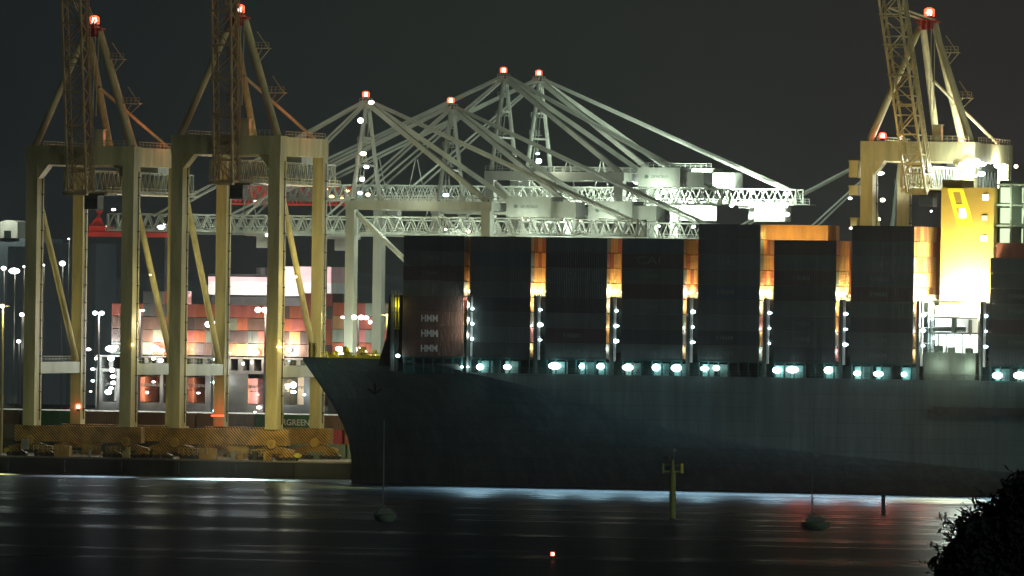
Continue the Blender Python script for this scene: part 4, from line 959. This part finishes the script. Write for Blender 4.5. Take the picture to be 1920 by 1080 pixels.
# ------------------------------------------------------------------ boats, marks, tree
def sailboat(px, py, ptop, wpx, label, gm, yaw=0):
    p = atz(px, py); k = FPX / (p - CAM).dot(FW)
    t = thing('sailboat', label, 'sailboat', p, 'sailing yachts moored on the dark water')
    ax = _r0; ay = _f0; B = wpx / k / 2; L = 9.5
    W = lambda a, b, z: p + ax * a + ay * b + Vector((0, 0, z))
    h_ = MB(); vs = []; n = 9; rows = [(-.25, .55), (.35, .92), (.95, 1.0), (1.15, .98)]
    for z, f in rows:
        for s in (-1, 1):
            for i in range(n):
                u = i / (n - 1); bw = B * f * (.82 + .5 * u - 1.32 * u ** 3 if u < 1 else .02); bw = max(bw, .03)
                vs.append(W(s * bw, -L / 2 + L * u, z + .12 * u))
    m_ = 2 * n; fs_ = []
    for j in range(len(rows) - 1):
        for s in (0, 1):
            for i in range(n - 1):
                q_ = (j * m_ + s * n + i, j * m_ + s * n + i + 1, (j + 1) * m_ + s * n + i + 1, (j + 1) * m_ + s * n + i); fs_.append(q_ if s else q_[::-1])
        fs_.append((j * m_, j * m_ + n, (j + 1) * m_ + n, (j + 1) * m_))
    top = (len(rows) - 1) * m_
    for i in range(n - 1): fs_.append((top + i, top + i + 1, top + n + i + 1, top + n + i))
    h_.add(vs, fs_); h_.build('hull', M[gm], t, True)
    c = MB()
    for (a, b0, b1, z0, z1) in ((B * .6, -1.2, 2.6, 1.2, 1.75), (B * .45, -.4, 2.2, 1.75, 2.0)):
        c.add([W(s * a, b, z) for z in (z0, z1) for b in (b0, b1) for s in (-1, 1)], [(0, 2, 3, 1), (4, 5, 7, 6), (0, 1, 5, 4), (2, 6, 7, 3), (0, 4, 6, 2), (1, 3, 7, 5)])
    c.build('cabin', M['grpw'], t)
    mt = atz(px - wpx * .12, py); H = (py - ptop) / k
    MB().tube(W(-wpx * .1 / k, .6, 1.7), W(-wpx * .1 / k, .6, H), .13, .09, 8).bar(W(-.9, .6, H * .62), W(.6, .6, H * .62), .08).bar(W(-.7, .6, H * .36), W(.5, .6, H * .36), .08).build('mast', M['alu'], t)
    MB().tube(W(-wpx * .1 / k, .2, 2.4), W(.1, -4.2, 2.5), .14, .12, 8).build('sail_boom', M['alu'], t)
    rg = MB()
    rg.bar(W(0, 4.4, 1.2), W(-wpx * .1 / k, .6, H * .95), .03)
    rg.rail(W(-B * .8, -L / 2 + .3, 1.1), W(B * .8, -L / 2 + .3, 1.1), .7, 4, .03); rg.build('rigging', M['alu'], t)
    return t
sailboat(722, 977, 787, 46, 'sailing yacht with dim pale stern light patch, moored below the ship bow', 'grp')
sailboat(1528, 991, 776, 60, 'grey green sailing yacht with tall thin mast, moored right of the channel marker', 'grp')
def P_at(px, py_base):
    p = atz(px, py_base); return p, FPX / (p - CAM).dot(FW)
p, k = P_at(1261, 972); t = thing('channel_marker', 'green and yellow channel marker pile with two round gauges in front of the ship', 'channel marker', p)
Wp = lambda px, py: p + _r0 * ((px - 1261 - (972 - py) * ROLL) / k) + Vector((0, 0, (972 - py) / k))
MB().tube(Wp(1261, 990), Wp(1261, 884), .52, n=16).tube(Wp(1261, 884), Wp(1261, 862), .34, .25, 12).build('pile', M['pile'], t)
for s in (-1, 1): MB().tube(Wp(1261 + s * 17.5, 887), Wp(1261 + s * 17.5, 869), .26 if s > 0 else .18, n=12).build('gauge', M['rail'] if s > 0 else M['pile'], t)
MB().bar(Wp(1243, 884), Wp(1279, 884), .22, .25).bar(Wp(1246, 872), Wp(1276, 872), .10).build('bracket', M['pile'], t)
MB().tube(Wp(1264, 862), Wp(1264, 848), .08).ball(Wp(1265, 845), .32).build('topmark', M['grpw'], t)
MB().box(Wp(1261, 0).x - .5, Wp(1261, 0).x + .5, p.y - .5, p.y + .5, Wp(0, 862).z, Wp(0, 856).z).build('lantern', M['steel'], t)
light(p + Vector((14, -9, 20)), 1000, (1, .95, .5), t, 'SPOT', aim=p + Vector((0, 0, 7)), size=40)
for i, (px, py, top) in enumerate(((1656, 966, 928),)):
    p, k = P_at(px, py); o = MB().tube(p - Vector((0, 0, 1)), p + Vector((0, 0, (py - top) / k)), .38, .34, 10).tube(p + Vector((0, 0, (py - top) / k)), p + Vector((0, 0, (py - top) / k + .3)), .5, .15, 10).build('mooring_pile', M['c_black'])
    tag(o, ('dark mooring pile in the water right of the larger yacht', 'dark mooring pile in the water before the bow')[i], 'mooring pile', 'mooring piles')
p, k = P_at(1036, 1052); t = thing('buoy', 'small floating buoy with a bright red lamp in the foreground water', 'buoy', p)
MB().tube(p + Vector((0, 0, -.3)), p + Vector((0, 0, .35)), .5, .4, 14).tube(p + Vector((0, 0, .35)), p + Vector((0, 0, .8)), .12, .08).build('float', M['steel'], t)
MB().ball(p + Vector((0, 0, .98)), .24).build('lantern', M['g_redc'], t, True); MB().tube(p + Vector((0, 0, .72)), p + Vector((0, 0, .82)), .34, n=12).tube(p + Vector((0, 0, 1.16)), p + Vector((0, 0, 1.26)), .34, n=12).build('lantern_ring', M['g_red'], t)
light(p + Vector((0, 0, 1.3)), 60, (1, .1, .04), t, r=.2)
# foreground tree on the near shore
TD = 95.0
c0 = CAM + ray(1850, 1005) * TD; kk = FPX / TD
W = lambda px, py, d=0: CAM + ray(px + 16, py + 12) * (TD + d)
base = W(1905, 1400); gz = shore_z(TD)
tr = thing('tree', 'dark leafy tree crown in the lower right foreground', 'tree', (base.x, base.y, gz))
tk = MB().tube((base.x, base.y, gz - .3), W(1900, 1150), .16, .09, 9)
random.seed(21)
tips = [(1880, 900), (1915, 885), (1860, 935), (1795, 945), (1812, 950), (1780, 965), (1840, 945), (1770, 1000), (1755, 1035), (1825, 980), (1752, 1070), (1800, 1030), (1870, 980), (1910, 930), (1850, 1060), (1900, 1040)]
lf = MB()
for (px, py) in tips:
    d = random.uniform(-.35, .35); p1 = W(px, py, d); p0 = W(1895, 1130 + random.uniform(-30, 60), d * .3)
    tk.tube(p0, p1, .03, .008, 6)
def leaf(c, s):
    a = Vector((random.gauss(0, 1), random.gauss(0, 1), random.gauss(0, 1))).normalized(); b = a.cross(Vector((random.gauss(0, 1), random.gauss(0, 1), random.gauss(0, 1)))).normalized()
    lf.add([c - a * s, c + b * s * .35, c + a * s, c - b * s * .35], [(0, 1, 2, 3)])
clus = [(1898, 930, 30, 42), (1880, 965, 36, 45), (1905, 1000, 40, 60), (1860, 1005, 40, 45), (1820, 1030, 40, 45), (1850, 1060, 60, 40), (1900, 1060, 45, 40), (1790, 1060, 40, 30), (1768, 1062, 20, 26), (1915, 905, 22, 20), (1880, 908, 12, 14), (1800, 990, 20, 22), (1830, 985, 22, 20), (1775, 1030, 20, 22)]
for cx, cy, rx, ry in clus:
    for i in range(int(rx * ry * .75)):
        u, v = random.gauss(0, .5), random.gauss(0, .5)
        leaf(W(cx + u * rx, cy + v * ry, random.uniform(-.5, .5)), random.choice((.03, .045, .06, .09)))
for cx, cy in ((1795, 948), (1812, 953), (1820, 958), (1778, 962), (1840, 945), (1772, 1000), (1764, 1020), (1757, 1045), (1905, 890), (1878, 898), (1862, 925), (1848, 940)):
    for i in range(60):
        v = random.random(); leaf(W(cx + random.gauss(0, 3.2) + v * 10, cy + v * 34, random.uniform(-.1, .1)), random.uniform(.022, .04))
for k in range(70):
    px, py = random.choice(((1790, 985), (1770, 1020), (1820, 965), (1850, 950), (1880, 915), (1905, 900), (1760, 1060), (1862, 938)))
    c = W(px + random.uniform(-10, 10), py + random.uniform(-8, 14), random.uniform(-.3, .3)); d = RT * random.uniform(-.28, .10) + UP * random.uniform(.0, .16)
    tk.tube(c, c + d, .006, .003, 4)
    for j in range(7):
        leaf(c + d * (.3 + .7 * random.random()) + Vector((random.gauss(0, .02), random.gauss(0, .02), random.gauss(0, .02))), random.uniform(.025, .05))
tk.build('trunk', M['bark'], tr); lf.build('crown', M['leaf'], tr)

# ------------------------------------------------------------------ added fill lights for the yellow cranes, most hung clear of any lamp
for (t, A, G, zt), k in ((cr1, .25), (cr2, .8), (cr3, 2.2)):
    light(A(G + 3.2, 3.5, 26.), 1500 * k, SOD, t, r=.5); light(A(G + 3.2, 9, 40.), 1200 * k, SOD, t, r=.5)
    light(A(G / 2, -10, 10), 620 * k, (1, .74, .28), t, r=.5)
    light(A(G + 1.9, 15, zt + 3.0), 700, (1, .14, .05), t, r=.4); light(A(G * .72, 3.4, zt + 2.2), 220, (1, .14, .05), t, r=.3)  # added red lights without lamps tint the beam tops
t, A, G, zt = cr2
light(A(G + 24, 5, 36), 15000, (1, .86, .42), t, r=.8); light(A(G + 7, -13, 13), 4500, SOD, t, r=.6); light(A(G - 5, -7, 24), 600, SOD, t, r=.6)
light(A(-5.5, 6, 30), 2600, (1, .9, .5), t, r=.6)
for px, pw, c in ((425, 22000, (.8, 1, .85)), (450, 60000, (.8, 1, .85)), (478, 330000, (.85, 1, .85)), (500, 190000, (.85, 1, .85)), (535, 40000, (.85, 1, .8)), (565, 26000, (.85, 1, .8)), (170, 18000, (1, .75, .7)), (215, 36000, (.85, .95, 1)), (260, 24000, (.85, .95, 1))):
    x = at(px, 890, 48).x; light((x, 48.6, 20), pw * 6, c, cr2[0], 'SPOT', aim=(x - 1, 27, 0), size=36, blend=1)  # added midair spots draw the bright streaks on the water
for px, pw in ((-20, 90000), (5, 100000), (28, 50000)):
    x = at(px, 890, 48).x; light((x, 48.6, 16), pw * 5, (1, .85, .2), sl, 'SPOT', aim=(x - 1, 32, 0), size=40, blend=1)  # likewise added, for the yellow streak at the left
t, A, G, zt = cr3
light(A(-6, -14, zt - 8), 2500, SOD, t, r=.8); light(A(8, -22, zt - 4), 2200, (1, .66, .2), t, r=.8)

# ------------------------------------------------------------------ air volume added for lamp glow and lifted blacks
hzm = bpy.data.materials.new('glow_air_mat'); hzm.use_nodes = True; hn_ = hzm.node_tree; hn_.nodes.remove(hn_.nodes['Principled BSDF'])
pv = hn_.nodes.new('ShaderNodeVolumePrincipled'); pv.inputs['Color'].default_value = (.88, .96, 1, 1); pv.inputs['Density'].default_value = 2.6e-5; pv.inputs['Anisotropy'].default_value = .75
hn_.links.new(pv.outputs[0], hn_.nodes['Material Output'].inputs['Volume'])
MB().box(-7000, 7000, -2500, 9500, -6, 160).build('glow_haze', hzm, kind='stuff')
S.cycles.volume_bounces = 0
# ------------------------------------------------------------------ world, night fill, camera
wd = bpy.data.worlds.new('World'); S.world = wd; wd.use_nodes = True
nt = wd.node_tree; bg = nt.nodes['Background']
sky = nt.nodes.new('ShaderNodeTexSky'); sky.sky_type = 'NISHITA'; sky.sun_disc = False; sky.sun_elevation = R(-6); sky.sun_rotation = R(150)
tc = nt.nodes.new('ShaderNodeTexCoord'); dp = nt.nodes.new('ShaderNodeVectorMath'); dp.operation = 'DOT_PRODUCT'
dp.inputs[1].default_value = tuple(_r0)
nt.links.new(tc.outputs['Generated'], dp.inputs[0])
mr = nt.nodes.new('ShaderNodeMapRange'); mr.inputs[1].default_value = -.075; mr.inputs[2].default_value = .06
nt.links.new(dp.outputs['Value'], mr.inputs[0])
rp = nt.nodes.new('ShaderNodeValToRGB'); e = rp.color_ramp.elements
e[0].position = 0; e[0].color = (.0066, .0090, .0115, 1); e[1].position = 1; e[1].color = (.0200, .0172, .0166, 1)
x_ = rp.color_ramp.elements.new(.55); x_.color = (.0145, .0192, .0166, 1)
nt.links.new(mr.outputs[0], rp.inputs[0])
ad = nt.nodes.new('ShaderNodeMix'); ad.data_type = 'RGBA'; ad.blend_type = 'ADD'; ad.inputs[0].default_value = .002
nt.links.new(rp.outputs[0], ad.inputs[6]); nt.links.new(sky.outputs[0], ad.inputs[7]); nt.links.new(ad.outputs[2], bg.inputs['Color'])
bg.inputs['Strength'].default_value = 1.0
sl_ = bpy.data.lights.new('night_fill', 'SUN'); sl_.energy = .38; sl_.angle = R(12); sl_.color = (.86, 1, .90)  # weak sun lamp added as overall fill, angled to graze the hull
so = bpy.data.objects.new('night_fill', sl_); COL.objects.link(so); so.rotation_euler = (Vector((0, 0, 0)) - Vector((.80, -.42, .42))).to_track_quat('-Z', 'Y').to_euler()

cd = bpy.data.cameras.new('camera'); co_ = bpy.data.objects.new('camera', cd); COL.objects.link(co_)
cd.sensor_width = 36; cd.lens = 36 * FPX / 1920; cd.clip_start = 1; cd.clip_end = 20000
mtx = Matrix((RT, UP, -FW)).transposed().to_4x4(); mtx.translation = CAM; co_.matrix_world = mtx
S.camera = co_
S.view_settings.view_transform = 'Standard'; S.view_settings.look = 'None'; S.view_settings.exposure = 0; S.view_settings.gamma = 1
S.cycles.use_denoising = True
S.cycles.max_bounces = 5; S.cycles.diffuse_bounces = 2; S.cycles.glossy_bounces = 3; S.cycles.sample_clamp_indirect = 3
S.render.resolution_x = 1024; S.render.resolution_y = 576
